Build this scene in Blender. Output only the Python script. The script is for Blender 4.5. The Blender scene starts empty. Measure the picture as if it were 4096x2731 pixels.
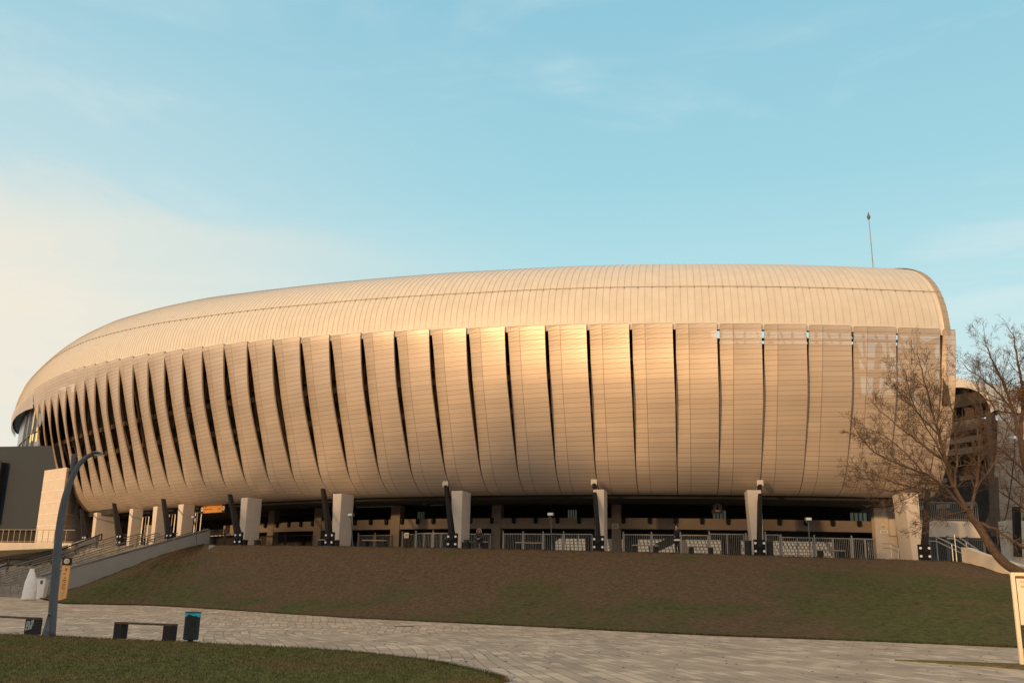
import bpy, math, random
import numpy as np
from mathutils import Vector, Matrix
random.seed(7); rng = np.random.default_rng(7)
PI = math.pi; R = math.radians
C = bpy.data.collections.new("scene_collection"); bpy.context.scene.collection.children.link(C)
SC = bpy.context.scene

# ------------------------------------------------------------------ camera
F_PX, TH, RO = 3800.0, R(14.5), R(1.2)
EYE = np.array([0, 0, 1.6])
FW = np.array([0, math.cos(TH), math.sin(TH)]); U0 = np.array([0, -math.sin(TH), math.cos(TH)]); R0 = np.array([1., 0, 0])
RT = R0*math.cos(RO) + U0*math.sin(RO); UP = -R0*math.sin(RO) + U0*math.cos(RO)
S = 4096/2352
def ray(vx, vy):
    x = (vx*S - 2048)/F_PX; y = -(vy*S - 1365.5)/F_PX
    return x*RT + y*UP + FW
def at_z(vx, vy, z):
    d = ray(vx, vy); return EYE + d*((z-1.6)/d[2])
def at_y(vx, vy, Y):
    d = ray(vx, vy); return EYE + d*(Y/d[1])
cam = bpy.data.cameras.new("camera"); co = bpy.data.objects.new("camera", cam); C.objects.link(co)
m = Matrix.Identity(4)
for i, a in enumerate((RT, UP, -FW)):
    for j in range(3): m[j][i] = a[j]
for j in range(3): m[j][3] = EYE[j]
co.matrix_world = m
cam.sensor_width = 36; cam.lens = F_PX/4096*36; cam.clip_start = .1; cam.clip_end = 9000
SC.camera = co

# ------------------------------------------------------------------ materials
MATS = {}
def nd(nt, t, x=0, y=0, **kw):
    n = nt.nodes.new(t); n.location = (x, y)
    for k, v in kw.items(): setattr(n, k, v)
    return n
def mat(name, col, rough=.6, metal=0., vary=.12, scale=3., bump=0., bscale=20., spec=.5, dirt=None, coord='Object'):
    m = bpy.data.materials.new(name); m.use_nodes = True; nt = m.node_tree; L = nt.links
    b = nt.nodes['Principled BSDF']
    b.inputs['Roughness'].default_value = rough; b.inputs['Metallic'].default_value = metal
    b.inputs['Specular IOR Level'].default_value = spec
    tc = nd(nt, 'ShaderNodeTexCoord', -900)
    no = nd(nt, 'ShaderNodeTexNoise', -700); no.inputs['Scale'].default_value = scale; no.inputs['Detail'].default_value = 6
    L.new(tc.outputs[coord], no.inputs['Vector'])
    cr = nd(nt, 'ShaderNodeValToRGB', -450)
    c = np.array(col); lo = np.clip(c*(1-vary), 0, 1); hi = np.clip(c*(1+vary), 0, 1)
    cr.color_ramp.elements[0].position = .3; cr.color_ramp.elements[1].position = .7
    cr.color_ramp.elements[0].color = (*(lo if dirt is None else dirt), 1); cr.color_ramp.elements[1].color = (*hi, 1)
    L.new(no.outputs['Fac'], cr.inputs['Fac']); L.new(cr.outputs['Color'], b.inputs['Base Color'])
    if bump:
        n2 = nd(nt, 'ShaderNodeTexNoise', -700, -300); n2.inputs['Scale'].default_value = bscale; n2.inputs['Detail'].default_value = 5
        L.new(tc.outputs[coord], n2.inputs['Vector'])
        bp = nd(nt, 'ShaderNodeBump', -300, -300); bp.inputs['Strength'].default_value = bump; bp.inputs['Distance'].default_value = .05
        L.new(n2.outputs['Fac'], bp.inputs['Height']); L.new(bp.outputs['Normal'], b.inputs['Normal'])
    MATS[name] = m
    return m
M_roof = mat('roof_metal', (.66, .595, .50), .45, .1, .05, 1.2)
M_rib = mat('roof_rib', (.60, .50, .38), .4, .3, .04)
M_gut = mat('gutter_metal', (.34, .29, .22), .5, .3)
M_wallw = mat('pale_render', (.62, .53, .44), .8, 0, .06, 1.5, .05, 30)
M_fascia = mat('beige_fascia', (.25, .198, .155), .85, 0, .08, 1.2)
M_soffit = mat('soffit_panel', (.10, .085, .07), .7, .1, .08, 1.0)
M_dark = mat('dark_steel', (.014, .013, .013), .75, 0, .2, spec=.2)
M_black = mat('black_paint', (.014, .014, .016), .5, 0, .2)
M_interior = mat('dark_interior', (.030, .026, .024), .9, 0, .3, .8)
M_brownsteel = mat('brown_frame', (.10, .068, .045), .7, .1, .25, 2)
M_gal = mat('galvanised_steel', (.42, .40, .37), .45, .6, .15, 8)
M_galdull = mat('dull_galvanised_rail', (.20, .185, .165), .5, .4, .15, 8)
M_conc = mat('concrete', (.36, .32, .275), .9, 0, .12, 2.0, .2, 25)
M_concw = mat('grey_cheek_concrete', (.37, .36, .345), .9, 0, .06, .8, .1, 25)
M_darkconc = mat('charcoal_concrete', (.016, .015, .017), .8, 0, .25, 5, .2, 30)
M_wood = mat('weathered_plank', (.30, .22, .16), .75, 0, .2, 8)
M_seat = mat('cream_plastic_seat', (.78, .64, .47), .5, 0, .1, 4)
M_seatgap = mat('seat_step_concrete', (.22, .17, .13), .9)
M_annex = mat('annex_cladding', (.008, .018, .030), .7, 0, .08, .6)
M_glassd = mat('dark_glazing', (.02, .025, .028), .2, 0, .3, .5, spec=.45)
M_orange = mat('orange_sign_face', (.78, .32, .06), .5, 0, .05)
M_white = mat('white_plastic', (.84, .82, .80), .5, 0, .05, 3)
M_bag = mat('white_bag_film', (.88, .87, .85), .55, 0, .08, 6)
M_lamp = mat('lamp_grey_paint', (.10, .115, .14), .7, 0, .12, 4)
M_lampbase = mat('lamp_base_faded', (.13, .15, .17), .7, .1, .35, 6)
M_bark = mat('bark', (.085, .056, .038), .9, 0, .35, 9, .4, 40)
M_twig = mat('twig_bark', (.090, .056, .037), .9, 0, .3, 5)
M_twig2 = mat('twig_bark_grey', (.095, .055, .034), .9, 0, .3, 5)
M_nest = mat('mistletoe_leaf', (.11, .055, .022), .9, 0, .4, 20)
M_blue = mat('cyan_bin_liner', (.02, .50, .68), .4, 0, .2, 20)
M_skin = mat('skin', (.55, .27, .17), .6, 0, .05)
M_hair = mat('dark_hair', (.012, .010, .010), .6)
M_cloth = mat('navy_cloth', (.012, .013, .018), .85)
M_coat = mat('brown_coat', (.045, .035, .030), .9, 0, .2, 10)
M_bluecloth = mat('slate_cloth', (.05, .06, .075), .9, 0, .25, 10)
M_shirt = mat('white_shirt', (.75, .72, .68), .8)
M_fur = mat('pale_fur_trim', (.45, .32, .2), .9)
M_ink = mat('print_ink', (.13, .06, .025), .7)
M_board = mat('board_paper', (.86, .77, .60), .7, 0, .03)
M_frame = mat('cream_frame_paint', (.88, .76, .55), .5, 0, .03)
M_graf = mat('graffiti_paint', (.42, .47, .48), .8, 0, .25, 18)
M_rust = mat('dark_seat_plank', (.10, .065, .048), .8, 0, .3, 8)
M_clock = mat('sign_disc_cream', (.75, .66, .5), .6)
M_stonestep = mat('step_stone', (.27, .235, .195), .9, 0, .3, 1.6, .2, 20)

# perforated panel: row joints and fold joint from UV in metres, thin transparency from the perforation
def panel_mat():
    m = bpy.data.materials.new('perforated_panel'); m.use_nodes = True; nt = m.node_tree; L = nt.links
    b = nt.nodes['Principled BSDF']; out = nt.nodes['Material Output']
    b.inputs['Metallic'].default_value = .5; b.inputs['Roughness'].default_value = .42
    uv = nd(nt, 'ShaderNodeUVMap'); sx = nd(nt, 'ShaderNodeSeparateXYZ'); L.new(uv.outputs['UV'], sx.inputs[0])
    def math_(op, a, bv=None, c=None):
        n = nd(nt, 'ShaderNodeMath', operation=op)
        for i, v in enumerate((a, bv, c)):
            if v is None: continue
            if isinstance(v, (int, float)): n.inputs[i].default_value = v
            else: L.new(v, n.inputs[i])
        return n.outputs[0]
    row = math_('DIVIDE', sx.outputs['Y'], .325)
    fr = math_('FRACT', row); rid = math_('FLOOR', row)
    line = math_('LESS_THAN', fr, .085)
    f1 = math_('LESS_THAN', math_('ABSOLUTE', math_('SUBTRACT', math_('FRACT', sx.outputs['X']), .655)), .0075)
    joint = math_('MAXIMUM', line, f1)
    # per-cassette tint
    cx = nd(nt, 'ShaderNodeCombineXYZ'); L.new(rid, cx.inputs[0]); L.new(math_('FLOOR', sx.outputs['X']), cx.inputs[1])
    L.new(math_('GREATER_THAN', math_('FRACT', sx.outputs['X']), .655), cx.inputs[2])
    wn = nd(nt, 'ShaderNodeTexWhiteNoise'); L.new(cx.outputs[0], wn.inputs['Vector'])
    tc = nd(nt, 'ShaderNodeTexCoord'); no = nd(nt, 'ShaderNodeTexNoise'); no.inputs['Scale'].default_value = .35; no.inputs['Detail'].default_value = 4
    L.new(tc.outputs['Object'], no.inputs['Vector'])
    v = math_('ADD', math_('MULTIPLY', wn.outputs['Value'], .07), math_('MULTIPLY', no.outputs['Fac'], .22))
    v = math_('ADD', v, .84)
    mx = nd(nt, 'ShaderNodeMix', data_type='RGBA'); mx.inputs['A'].default_value = (.70, .578, .482, 1); mx.inputs['B'].default_value = (.24, .165, .11, 1)
    L.new(math_('MULTIPLY', joint, .72), mx.inputs['Factor'])
    vm = nd(nt, 'ShaderNodeVectorMath', operation='SCALE'); L.new(mx.outputs['Result'], vm.inputs[0]); L.new(v, vm.inputs['Scale'])
    L.new(vm.outputs[0], b.inputs['Base Color'])
    rr = math_('ADD', math_('MULTIPLY', wn.outputs['Value'], .05), .46); L.new(rr, b.inputs['Roughness'])
    # cassette edge: each row leans out a little towards its top
    h = math_('SUBTRACT', math_('MULTIPLY', fr, .22), math_('MULTIPLY', joint, .35))
    bp = nd(nt, 'ShaderNodeBump'); bp.inputs['Strength'].default_value = .2; bp.inputs['Distance'].default_value = .05
    L.new(h, bp.inputs['Height']); L.new(bp.outputs['Normal'], b.inputs['Normal'])
    tr = nd(nt, 'ShaderNodeBsdfTransparent'); ms = nd(nt, 'ShaderNodeMixShader'); ms.inputs['Fac'].default_value = .14
    L.new(b.outputs[0], ms.inputs[1]); L.new(tr.outputs[0], ms.inputs[2]); L.new(ms.outputs[0], out.inputs['Surface'])
    return m
M_panel = panel_mat()
M_edge = mat('panel_edge_return', (.45, .34, .24), .6, .2, .05)

# ------------------------------------------------------------------ mesh helpers
class MB:
    def __init__(s): s.v = []; s.f = []; s.mi = []; s.uv = []; s.useuv = False
    def add(s, verts, faces, mi=0, uvs=None):
        o = len(s.v); s.v += [tuple(map(float, p)) for p in verts]
        for k, f in enumerate(faces):
            s.f.append(tuple(o+i for i in f)); s.mi.append(mi)
            if uvs is not None: s.uv.append([uvs[i] for i in f]); s.useuv = True
            else: s.uv.append([(0, 0)]*len(f))
    def obox(s, c, ax, ay, az, mi=0):
        c, ax, ay, az = (np.array(q, float) for q in (c, ax, ay, az))
        vs = [c+i*ax+j*ay+k*az for k in (-1, 1) for j in (-1, 1) for i in (-1, 1)]
        fs = [(0, 2, 3, 1), (4, 5, 7, 6), (0, 1, 5, 4), (2, 6, 7, 3), (0, 4, 6, 2), (1, 3, 7, 5)]
        if np.dot(np.cross(ax, ay), az) < 0: fs = [f[::-1] for f in fs]
        s.add(vs, fs, mi)
    def box(s, c, sx, sy, sz, rz=0, mi=0):
        cs, sn = math.cos(rz), math.sin(rz)
        s.obox(c, (cs*sx/2, sn*sx/2, 0), (-sn*sy/2, cs*sy/2, 0), (0, 0, sz/2), mi)
    def frustum(s, quad0, quad1, mi=0):          # two quads, bottom (ccw from above) and top
        s.add(list(quad0)+list(quad1), [(3, 2, 1, 0), (4, 5, 6, 7), (0, 1, 5, 4), (1, 2, 6, 5), (2, 3, 7, 6), (3, 0, 4, 7)], mi)
    def bar(s, a, b, w, h=None, mi=0, upv=(0, 0, 1)):
        a, b = np.array(a, float), np.array(b, float); h = w if h is None else h
        d = b-a; L = np.linalg.norm(d); d /= L
        u = np.array(upv, float); x = np.cross(d, u)
        if np.linalg.norm(x) < 1e-3: x = np.cross(d, (1, 0, 0))
        x /= np.linalg.norm(x); z = np.cross(x, d)
        s.obox((a+b)/2, d*L/2, x*w/2, z*h/2, mi)
    def tube(s, pts, rad, n=6, mi=0, caps=True):
        pts = [np.array(p, float) for p in pts]; k = len(pts)
        if not hasattr(rad, '__len__'): rad = [rad]*k
        t = [pts[min(i+1, k-1)]-pts[max(i-1, 0)] for i in range(k)]
        t = [q/max(np.linalg.norm(q), 1e-9) for q in t]
        x = np.cross(t[0], (0, 0, 1)); 
        if np.linalg.norm(x) < 1e-2: x = np.cross(t[0], (1, 0, 0))
        x /= np.linalg.norm(x); vs = []
        for i in range(k):
            x = x - t[i]*np.dot(x, t[i]); x /= max(np.linalg.norm(x), 1e-9); y = np.cross(t[i], x)
            for j in range(n):
                a = 2*PI*j/n; vs.append(pts[i]+rad[i]*(x*math.cos(a)+y*math.sin(a)))
        fs = [(i*n+j, i*n+(j+1) % n, (i+1)*n+(j+1) % n, (i+1)*n+j) for i in range(k-1) for j in range(n)]
        if caps: fs += [tuple(range(n))[::-1], tuple((k-1)*n+j for j in range(n))]
        s.add(vs, fs, mi)
    def lathe(s, c, prof, n=16, mi=0, axis=None):
        c = np.array(c, float); vs = []
        for r_, z in prof:
            for j in range(n):
                a = 2*PI*j/n; vs.append(c+np.array((r_*math.cos(a), r_*math.sin(a), z)))
        k = len(prof)
        fs = [(i*n+j, i*n+(j+1) % n, (i+1)*n+(j+1) % n, (i+1)*n+j) for i in range(k-1) for j in range(n)]
        fs += [tuple(range(n))[::-1], tuple((k-1)*n+j for j in range(n))]
        s.add(vs, fs, mi)
    def disc(s, c, nrm, r, th, n=16, mi=0):
        nrm = np.array(nrm, float); nrm /= np.linalg.norm(nrm)
        s.tube([np.array(c)-nrm*th/2, np.array(c)+nrm*th/2], r, n, mi)
    def build(s, name, mats, parent=None, smooth=False, bevel=0):
        me = bpy.data.meshes.new(name); me.from_pydata(s.v, [], s.f)
        mats = mats if isinstance(mats, (list, tuple)) else [mats]
        for q in mats: me.materials.append(q)
        me.polygons.foreach_set('material_index', s.mi)
        if smooth: me.polygons.foreach_set('use_smooth', [True]*len(s.f))
        if s.useuv:
            ul = me.uv_layers.new(name='UVMap')
            ul.data.foreach_set('uv', [c for f in s.uv for p in f for c in p])
        me.update()
        o = bpy.data.objects.new(name, me); C.objects.link(o)
        if parent: 
            o.parent = parent; o.matrix_parent_inverse = Matrix.Translation(-parent.location) if parent.type == 'EMPTY' and parent.rotation_euler.z == 0 else Matrix.Identity(4)
        if bevel:
            b = o.modifiers.new('bevel', 'BEVEL'); b.width = bevel; b.segments = 2; b.limit_method = 'ANGLE'
        return o
def tag(o, label=None, cat=None, group=None, kind=None):
    if label: o['label'] = label
    if cat: o['category'] = cat
    if group: o['group'] = group
    if kind: o['kind'] = kind
    return o
def thing(name, loc, label, cat, group=None):
    o = bpy.data.objects.new(name, None); C.objects.link(o); o.location = tuple(map(float, loc)); o.empty_display_size = .2
    return tag(o, label, cat, group)
def copy_tree(o, parent=None):
    c = o.copy(); C.objects.link(c)
    if parent is not None: c.parent = parent; c.matrix_parent_inverse = o.matrix_parent_inverse
    for ch in list(o.children): copy_tree(ch, c)
    return c

# ------------------------------------------------------------------ plan of the stadium
ks = np.array([-4, 0, 4, 8, 12, 16, 20, 24, 28, 31, 34, 38, 42, 46, 50.])
kp = np.array([-7.51, 0.13, 7.77, 15.72, 23.87, 31.72, 39.37, 44.74, 48.2, 51.42, 54.89, 57.2, 61.2, 68, 78])
W = 2.805
SS = np.arange(-4, 50.001, .05)
PH = np.radians(np.interp(SS, ks, kp)); PH = np.convolve(np.pad(PH, 20, 'edge'), np.ones(41)/41, 'valid')
_dx, _dy = -np.cos(PH)*W*.05, np.sin(PH)*W*.05
XX = np.concatenate([[0], np.cumsum((_dx[1:]+_dx[:-1])/2)]); YY = np.concatenate([[0], np.cumsum((_dy[1:]+_dy[:-1])/2)])
XX += 24.42-XX[80]; YY += 58-YY[80]
def fr(s):
    x, y, p = np.interp(s, SS, XX), np.interp(s, SS, YY), np.interp(s, SS, PH)
    return np.array([x, y, 0]), np.array([math.sin(p), math.cos(p), 0]), np.array([math.cos(p), -math.sin(p), 0])   # point, inward, towards decreasing s
def P(s, inset, z):
    p, n, t = fr(s); q = p+n*inset; q[2] = z; return q
def sof(vx, vy, inset):
    """s and point where the view ray meets the vertical surface at this inset."""
    d = ray(vx, vy); a = d[0]/d[1]
    lo, hi = -4., 39.
    for _ in range(50):
        mid = (lo+hi)/2; q = P(mid, inset, 0)
        if q[0]/q[1] > a: lo = mid
        else: hi = mid
    q = P(lo, inset, 0); k = q[1]/d[1]; q[2] = 1.6+k*d[2]
    return lo, q
def HT(s): return float(np.interp(s, [-4, 0, 5, 10, 15, 20, 25, 28, 31, 34, 40, 50], [17.9, 18.05, 18.35, 18.7, 19.3, 20.1, 21.1, 21.65, 21.9, 22.0, 22.1, 22.1]))
ZB = 7.9
def zt(x): return 3.91-.012*x
UI = np.array([(0, 0), (.06, .13), (.136, .33), (.23, .56), (.336, .86), (.43, 1.2), (.53, 1.62), (.63, 2.05), (.727, 2.5), (.80, 2.85), (.86, 3.2), (.91, 3.65), (.95, 4.15), (.98, 4.65), (.995, 5.1), (1.0, 5.6)])
def fprof(k=60):     # arc-length sampling of the facade section (u, inset)
    d = np.r_[0, np.cumsum(np.hypot(np.diff(UI[:, 0])*11, np.diff(UI[:, 1])))]
    t = np.linspace(0, d[-1], k); u = np.interp(t, d, UI[:, 0]); i = np.interp(t, d, UI[:, 1])
    for _ in range(2):
        u[1:-1] = (u[:-2]+2*u[1:-1]+u[2:])/4; i[1:-1] = (i[:-2]+2*i[1:-1]+i[2:])/4
    return u, i, t/d[-1]
FU, FI, FT = fprof(56)

stadium = thing('stadium', P(8, 6, zt(0)), 'large beige stadium stand clad in curved perforated metal panels under pale metal roof', 'stadium')

# facade panels -------------------------------------------------------------
def lens(u, u0=0.): 
    f = (u-u0)/(.90-u0); return max(0., math.sin(PI*min(1., max(0., f))**.88))**.9 if 0 < f < 1 else 0.
def facade_panel(i, frac=1.0, ucut=1.0):
    mb = MB(); s0, s1 = float(i), i+frac
    grow = float(np.interp(i, [-2, 4, 12, 20, 34], [.55, .8, 1, 1.05, 1.35]))
    rows = []; vlen = 0
    for k, (u, ins) in enumerate(zip(FU, FI)):
        if u > ucut: break
        s_mid = (s0+s1)/2; H = HT(s_mid)
        z = H-u*(H-ZB)
        if k: vlen += math.hypot((FU[k]-FU[k-1])*(H-ZB), FI[k]-FI[k-1])
        u0 = float(np.interp(i, [14, 22, 30], [0, .04, .13])); L = lens(u, u0)
        gtop = float(np.interp(i, [-1, 8, 14, 20], [.20, .21, .17, .012])); gbot = float(np.interp(i, [-1, 12, 18, 24], [.055, .06, .04, .012])); gm = float(np.interp(i, [-1, 4, 12, 26], [.17, .21, .22, .26]))
        g = gtop*(1-min(1, max(0, (u-u0)*2.2))) + gbot*min(1, max(0, (u-.45)*2.2)) + max(0, gm-.5*(gtop+gbot))*L
        e = g/W/2
        a, b = .30*L*grow, .26*L*grow
        cs = [(s0+e, ins-b), (s0+(s1-s0)*.34, ins-b+(a+b)*.34-.012), (s0+(s1-s0)*.67, ins-b+(a+b)*.67-.03), (s1-e, ins+a)]
        rows.append((cs, z, H-vlen if False else -vlen))
    th = .14
    vs, uvs = [], []
    for cs, z, vl in rows:
        for c_, (s, ins) in enumerate(cs):
            vs.append(P(s, ins, z)); uvs.append((i+10+(.005, .34, .655, .995)[c_], vl+40))
        for c_, (s, ins) in enumerate(cs):
            vs.append(P(s, ins+th, z)); uvs.append((i+10.3, .15))
    n = len(rows); fo, fe = [], []
    for k in range(n-1):
        o, p = k*8, (k+1)*8
        for c_ in range(3): fo.append((o+c_, p+c_, p+c_+1, o+c_+1))
        fe.append((o, o+4, p+4, p)); fe.append((o+3, p+3, p+7, o+7))
    fe.append((0, 1, 5, 4)); fe.append((1, 2, 6, 5)); fe.append((2, 3, 7, 6))
    q = (n-1)*8; fe += [(q, q+4, q+5, q+1), (q+1, q+5, q+6, q+2), (q+2, q+6, q+7, q+3)]
    mb.add(vs, fo, 0, uvs); 
    o2 = len(mb.v); 
    for f in fe: mb.f.append(f); mb.mi.append(1); mb.uv.append([(0, 0)]*4)
    ob = mb.build('facade_panel', [M_panel, M_edge], stadium, smooth=False)
    return ob
facade_panel(-1); facade_panel(-1.36, .34)
for i in range(0, 34): facade_panel(i, 1.0, 1.0 if i < 30 else (.69, .685, .68, .67)[i-30])

# brown band sweeping on past the last slots
mb = MB(); vs, uvs, fs = [], [], []
bs = np.arange(34.02, 47.01, .25)
for k, s in enumerate(bs):
    depth = float(np.interp(s, [34, 36, 39, 47], [2.0, 1.55, 1.15, 1.0]))
    for j in range(9):
        u = j/8; z = HT(s)-depth*u; ins = .12*u*depth
        vs.append(P(s, ins, z)); uvs.append((s+10, 40-u*depth))
for k in range(len(bs)-1):
    for j in range(8):
        o = k*9+j; fs.append((o, o+1, o+10, o+9))
mb.add(vs, fs, 0, uvs)
mb.build('end_band', M_panel, stadium, smooth=True)

# roof ----------------------------------------------------------------------
RP = np.array([(.18, -.35), (.18, .0), (0.24, 1.15), (.45, 2.0), (1.03, 3.0), (1.66, 3.8), (2.7, 4.65), (4.1, 5.4), (7, 6.4), (10, 6.95), (14, 7.25), (20, 7.3)])
def rprof(k):
    d = np.r_[0, np.cumsum(np.hypot(np.diff(RP[:, 0]), np.diff(RP[:, 1])))]
    t = np.linspace(0, d[-1], k); a = np.interp(t, d, RP[:, 0]); b = np.interp(t, d, RP[:, 1])
    for _ in range(6):
        a[1:-1] = (a[:-2]+2*a[1:-1]+a[2:])/4; b[1:-1] = (b[:-2]+2*b[1:-1]+b[2:])/4
    return a, b
RA, RB = rprof(44)
def rsc(s): return float(np.interp(s, [-4, 13, 18, 22, 28, 34, 40, 50], [1.0, 1.02, 1.05, 1.11, 1.15, 1.18, 1.18, 1.18]))
def rpt(s, k, off=0):
    ka, kb = max(k-1, 0), min(k+1, len(RA)-1)
    t = np.array([RA[kb]-RA[ka], (RB[kb]-RB[ka])*rsc(s)]); t /= np.linalg.norm(t); nx, nz = -t[1], t[0]
    narrow = float(np.interp(s, [34, 50], [1, .75]))
    return P(s, RA[k]*narrow+nx*off, HT(s)+RB[k]*rsc(s)+nz*off)
mb = MB(); rs = np.arange(-1.16, 47.01, 1/6.)
vs = [rpt(s, k) for s in rs for k in range(44)]+[rpt(s, k, -.3) for s in rs for k in range(44)]
n = len(rs); o2 = n*44
fs = [(i*44+k, (i+1)*44+k, (i+1)*44+k+1, i*44+k+1)[::-1] for i in range(n-1) for k in range(43)]
fs2 = [(o2+i*44+k, o2+(i+1)*44+k, o2+(i+1)*44+k+1, o2+i*44+k+1) for i in range(n-1) for k in range(43)]
ed = [(k, k+1, o2+k+1, o2+k) for k in range(43)]
mb.add(vs, fs); 
for f in fs2+ed+[(i*44+43, (i+1)*44+43, o2+(i+1)*44+43, o2+i*44+43) for i in range(n-1)]+[(i*44, o2+i*44, o2+(i+1)*44, (i+1)*44) for i in range(n-1)]: mb.f.append(f); mb.mi.append(1); mb.uv.append([(0, 0)]*4)
roof = mb.build('roof', [M_roof, M_interior], stadium, smooth=True)
mb = MB()                                          # standing seams, one per sheet joint
for i, s in enumerate(rs[1:]):
    w = .018/W
    vs = []
    for k in range(1, 44):
        vs += [rpt(s-w, k, -.01), rpt(s-w, k, .02), rpt(s+w, k, .02), rpt(s+w, k, -.01)]
    fs = []
    for k in range(42):
        for j in range(3): fs.append((k*4+j, k*4+j+1, (k+1)*4+j+1, (k+1)*4+j))
    mb.add(vs, fs)
tag(mb.build('standing_seams', M_rib, roof), kind='stuff')
mb = MB()                                          # rain gutter / snow rail along the roof
kg = int(np.argmin(abs(RA-1.03)))
for i in range(n-1):
    a0, a1 = rpt(rs[i], kg, .0), rpt(rs[i+1], kg, .0); b0, b1 = rpt(rs[i], kg, .035), rpt(rs[i+1], kg, .035)
    c0, c1 = rpt(rs[i], kg+1, .05)*.07+b0*.93, rpt(rs[i+1], kg+1, .05)*.07+b1*.93
    mb.add([a0, a1, b1, b0, c0, c1, rpt(rs[i], kg+1, 0)*.12+a0*.88, rpt(rs[i+1], kg+1, 0)*.12+a1*.88], [(0, 3, 2, 1), (3, 4, 5, 2), (4, 6, 7, 5)])
    if i % 2 == 0: mb.bar(rpt(rs[i], kg, .02)*.8+rpt(rs[i], kg-1, .02)*.2, rpt(rs[i], kg, .08), .05)
mb.build('gutter', M_gut, roof)
mb = MB()                                          # verge trim closing the roof at its end
for k in range(43):
    for (sa, sb) in ((-1.25, -1.10),):
        q = [rpt(sa, k, .02), rpt(sb, k, .07), rpt(sb, k+1, .07), rpt(sa, k+1, .02)]
        q2 = [rpt(sa, k, -.35), rpt(sa, k+1, -.35)]
        mb.add(q+q2, [(0, 3, 2, 1), (0, 4, 5, 3)])
        if k % 1 == 0:
            mb.add([rpt(sa-.004, k, .035), rpt(sb, k, .085), rpt(sb, k, .06), rpt(sa-.004, k, .0), rpt(sa-.004, k, -.3)], [(0, 1, 2, 3)])
mb.build('verge_trim', mat('verge_metal', (.46, .37, .27), .5, .3, .05), roof)

# interior behind the slots ---------------------------------------------------
def arc_wall(mb, s0, s1, ins, z0, z1, th=.25, step=.5, mi=0):
    ss = np.linspace(s0, s1, max(2, int((s1-s0)/step)+1)); vs = []
    for s in ss:
        za = z0(P(s, ins, 0)[0]) if callable(z0) else z0; zb = z1(P(s, ins, 0)[0]) if callable(z1) else z1
        vs += [P(s, ins, za), P(s, ins, zb), P(s, ins+th, zb), P(s, ins+th, za)]
    fs = []
    for k in range(len(ss)-1):
        for j in range(4):
            fs.append((k*4+j, k*4+(j+1) % 4, (k+1)*4+(j+1) % 4, (k+1)*4+j))
    fs += [(3, 2, 1, 0), tuple((len(ss)-1)*4+j for j in range(4))]
    mb.add(vs, fs, mi)
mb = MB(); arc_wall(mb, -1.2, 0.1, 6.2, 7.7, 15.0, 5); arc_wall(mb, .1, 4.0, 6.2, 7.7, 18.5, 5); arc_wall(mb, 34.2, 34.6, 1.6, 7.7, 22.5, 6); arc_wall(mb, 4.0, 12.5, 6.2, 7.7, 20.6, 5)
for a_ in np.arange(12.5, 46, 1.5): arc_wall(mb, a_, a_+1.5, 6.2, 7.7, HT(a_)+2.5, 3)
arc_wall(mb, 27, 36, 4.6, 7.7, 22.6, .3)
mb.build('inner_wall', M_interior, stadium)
mb = MB()
for z, ins in ((10.2, 4.3), (13.2, 3.2), (15.4, 2.4)): arc_wall(mb, -1.2, 34, ins, z, z+.45, .3)
mb.build('ring_beam', M_brownsteel, stadium)
mb = MB()
for s in np.arange(-1, 34, 1.25):
    q0, q1 = P(s, 5.2, 8.1), P(s, 1.4, HT(s)-.8); mb.bar(q0, q1, .3, .35)
    mb.bar(P(s+.4, 5.6, 9), P(s-.3, 2.4, 15.3), .18)
mb.build('raking_frame', M_brownsteel, stadium)
mb = MB()                                            # roof truss behind the top of the panels, seen against the sky
for s in np.arange(-1.2, 36, .62):
    mb.bar(P(s, 5.5, 16.2), P(s, 5.5, HT(s)+4.6), .14)
    mb.bar(P(s, 5.5, 16.6), P(s+.6, 5.5, HT(s)+3.5), .1)
for dz in (17.3, 18.6, 20.0): arc_wall(mb, -1.2, 36, 5.6, dz, dz+.16, .2)
mb.build('roof_truss', M_brownsteel, stadium)
# soffit
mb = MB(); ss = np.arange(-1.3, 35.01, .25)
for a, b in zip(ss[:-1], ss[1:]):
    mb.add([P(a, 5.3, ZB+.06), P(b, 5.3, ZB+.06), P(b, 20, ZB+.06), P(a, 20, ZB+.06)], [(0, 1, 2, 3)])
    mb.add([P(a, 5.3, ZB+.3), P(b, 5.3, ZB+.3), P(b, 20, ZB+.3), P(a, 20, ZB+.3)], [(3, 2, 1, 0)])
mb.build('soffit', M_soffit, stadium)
# closed end of the stand
mb = MB()
for k in range(0, 55):
    H = HT(-1.25); q = lambda kk: (FI[kk], H-FU[kk]*(H-ZB))
    (i0, z0), (i1, z1) = q(k), q(k+1)
    if i0 > 6: break
    if z0 > 13.6: continue
    mb.add([P(-1.2, i0+.25, z0), P(-1.2, i1+.25, z1), P(-1.2, 11, z1), P(-1.2, 11, z0)], [(0, 1, 2, 3)])
endm = mb
mb.build('end_frame', M_interior, stadium)
mb = MB()
for (i0, z0, i1, z1) in ((1.2, 13.4, .6, 18), (4.6, 13.4, 4.2, 21), (1.2, 13.4, 4.2, 18.2), (.7, 17.6, 8, 17.9), (.9, 16.2, 4.6, 15.2), (4.4, 15, 8, 19)): mb.bar(P(-1.15, i0, z0), P(-1.15, i1, z1), .32)
mb.build('end_truss', M_brownsteel, stadium)

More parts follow.
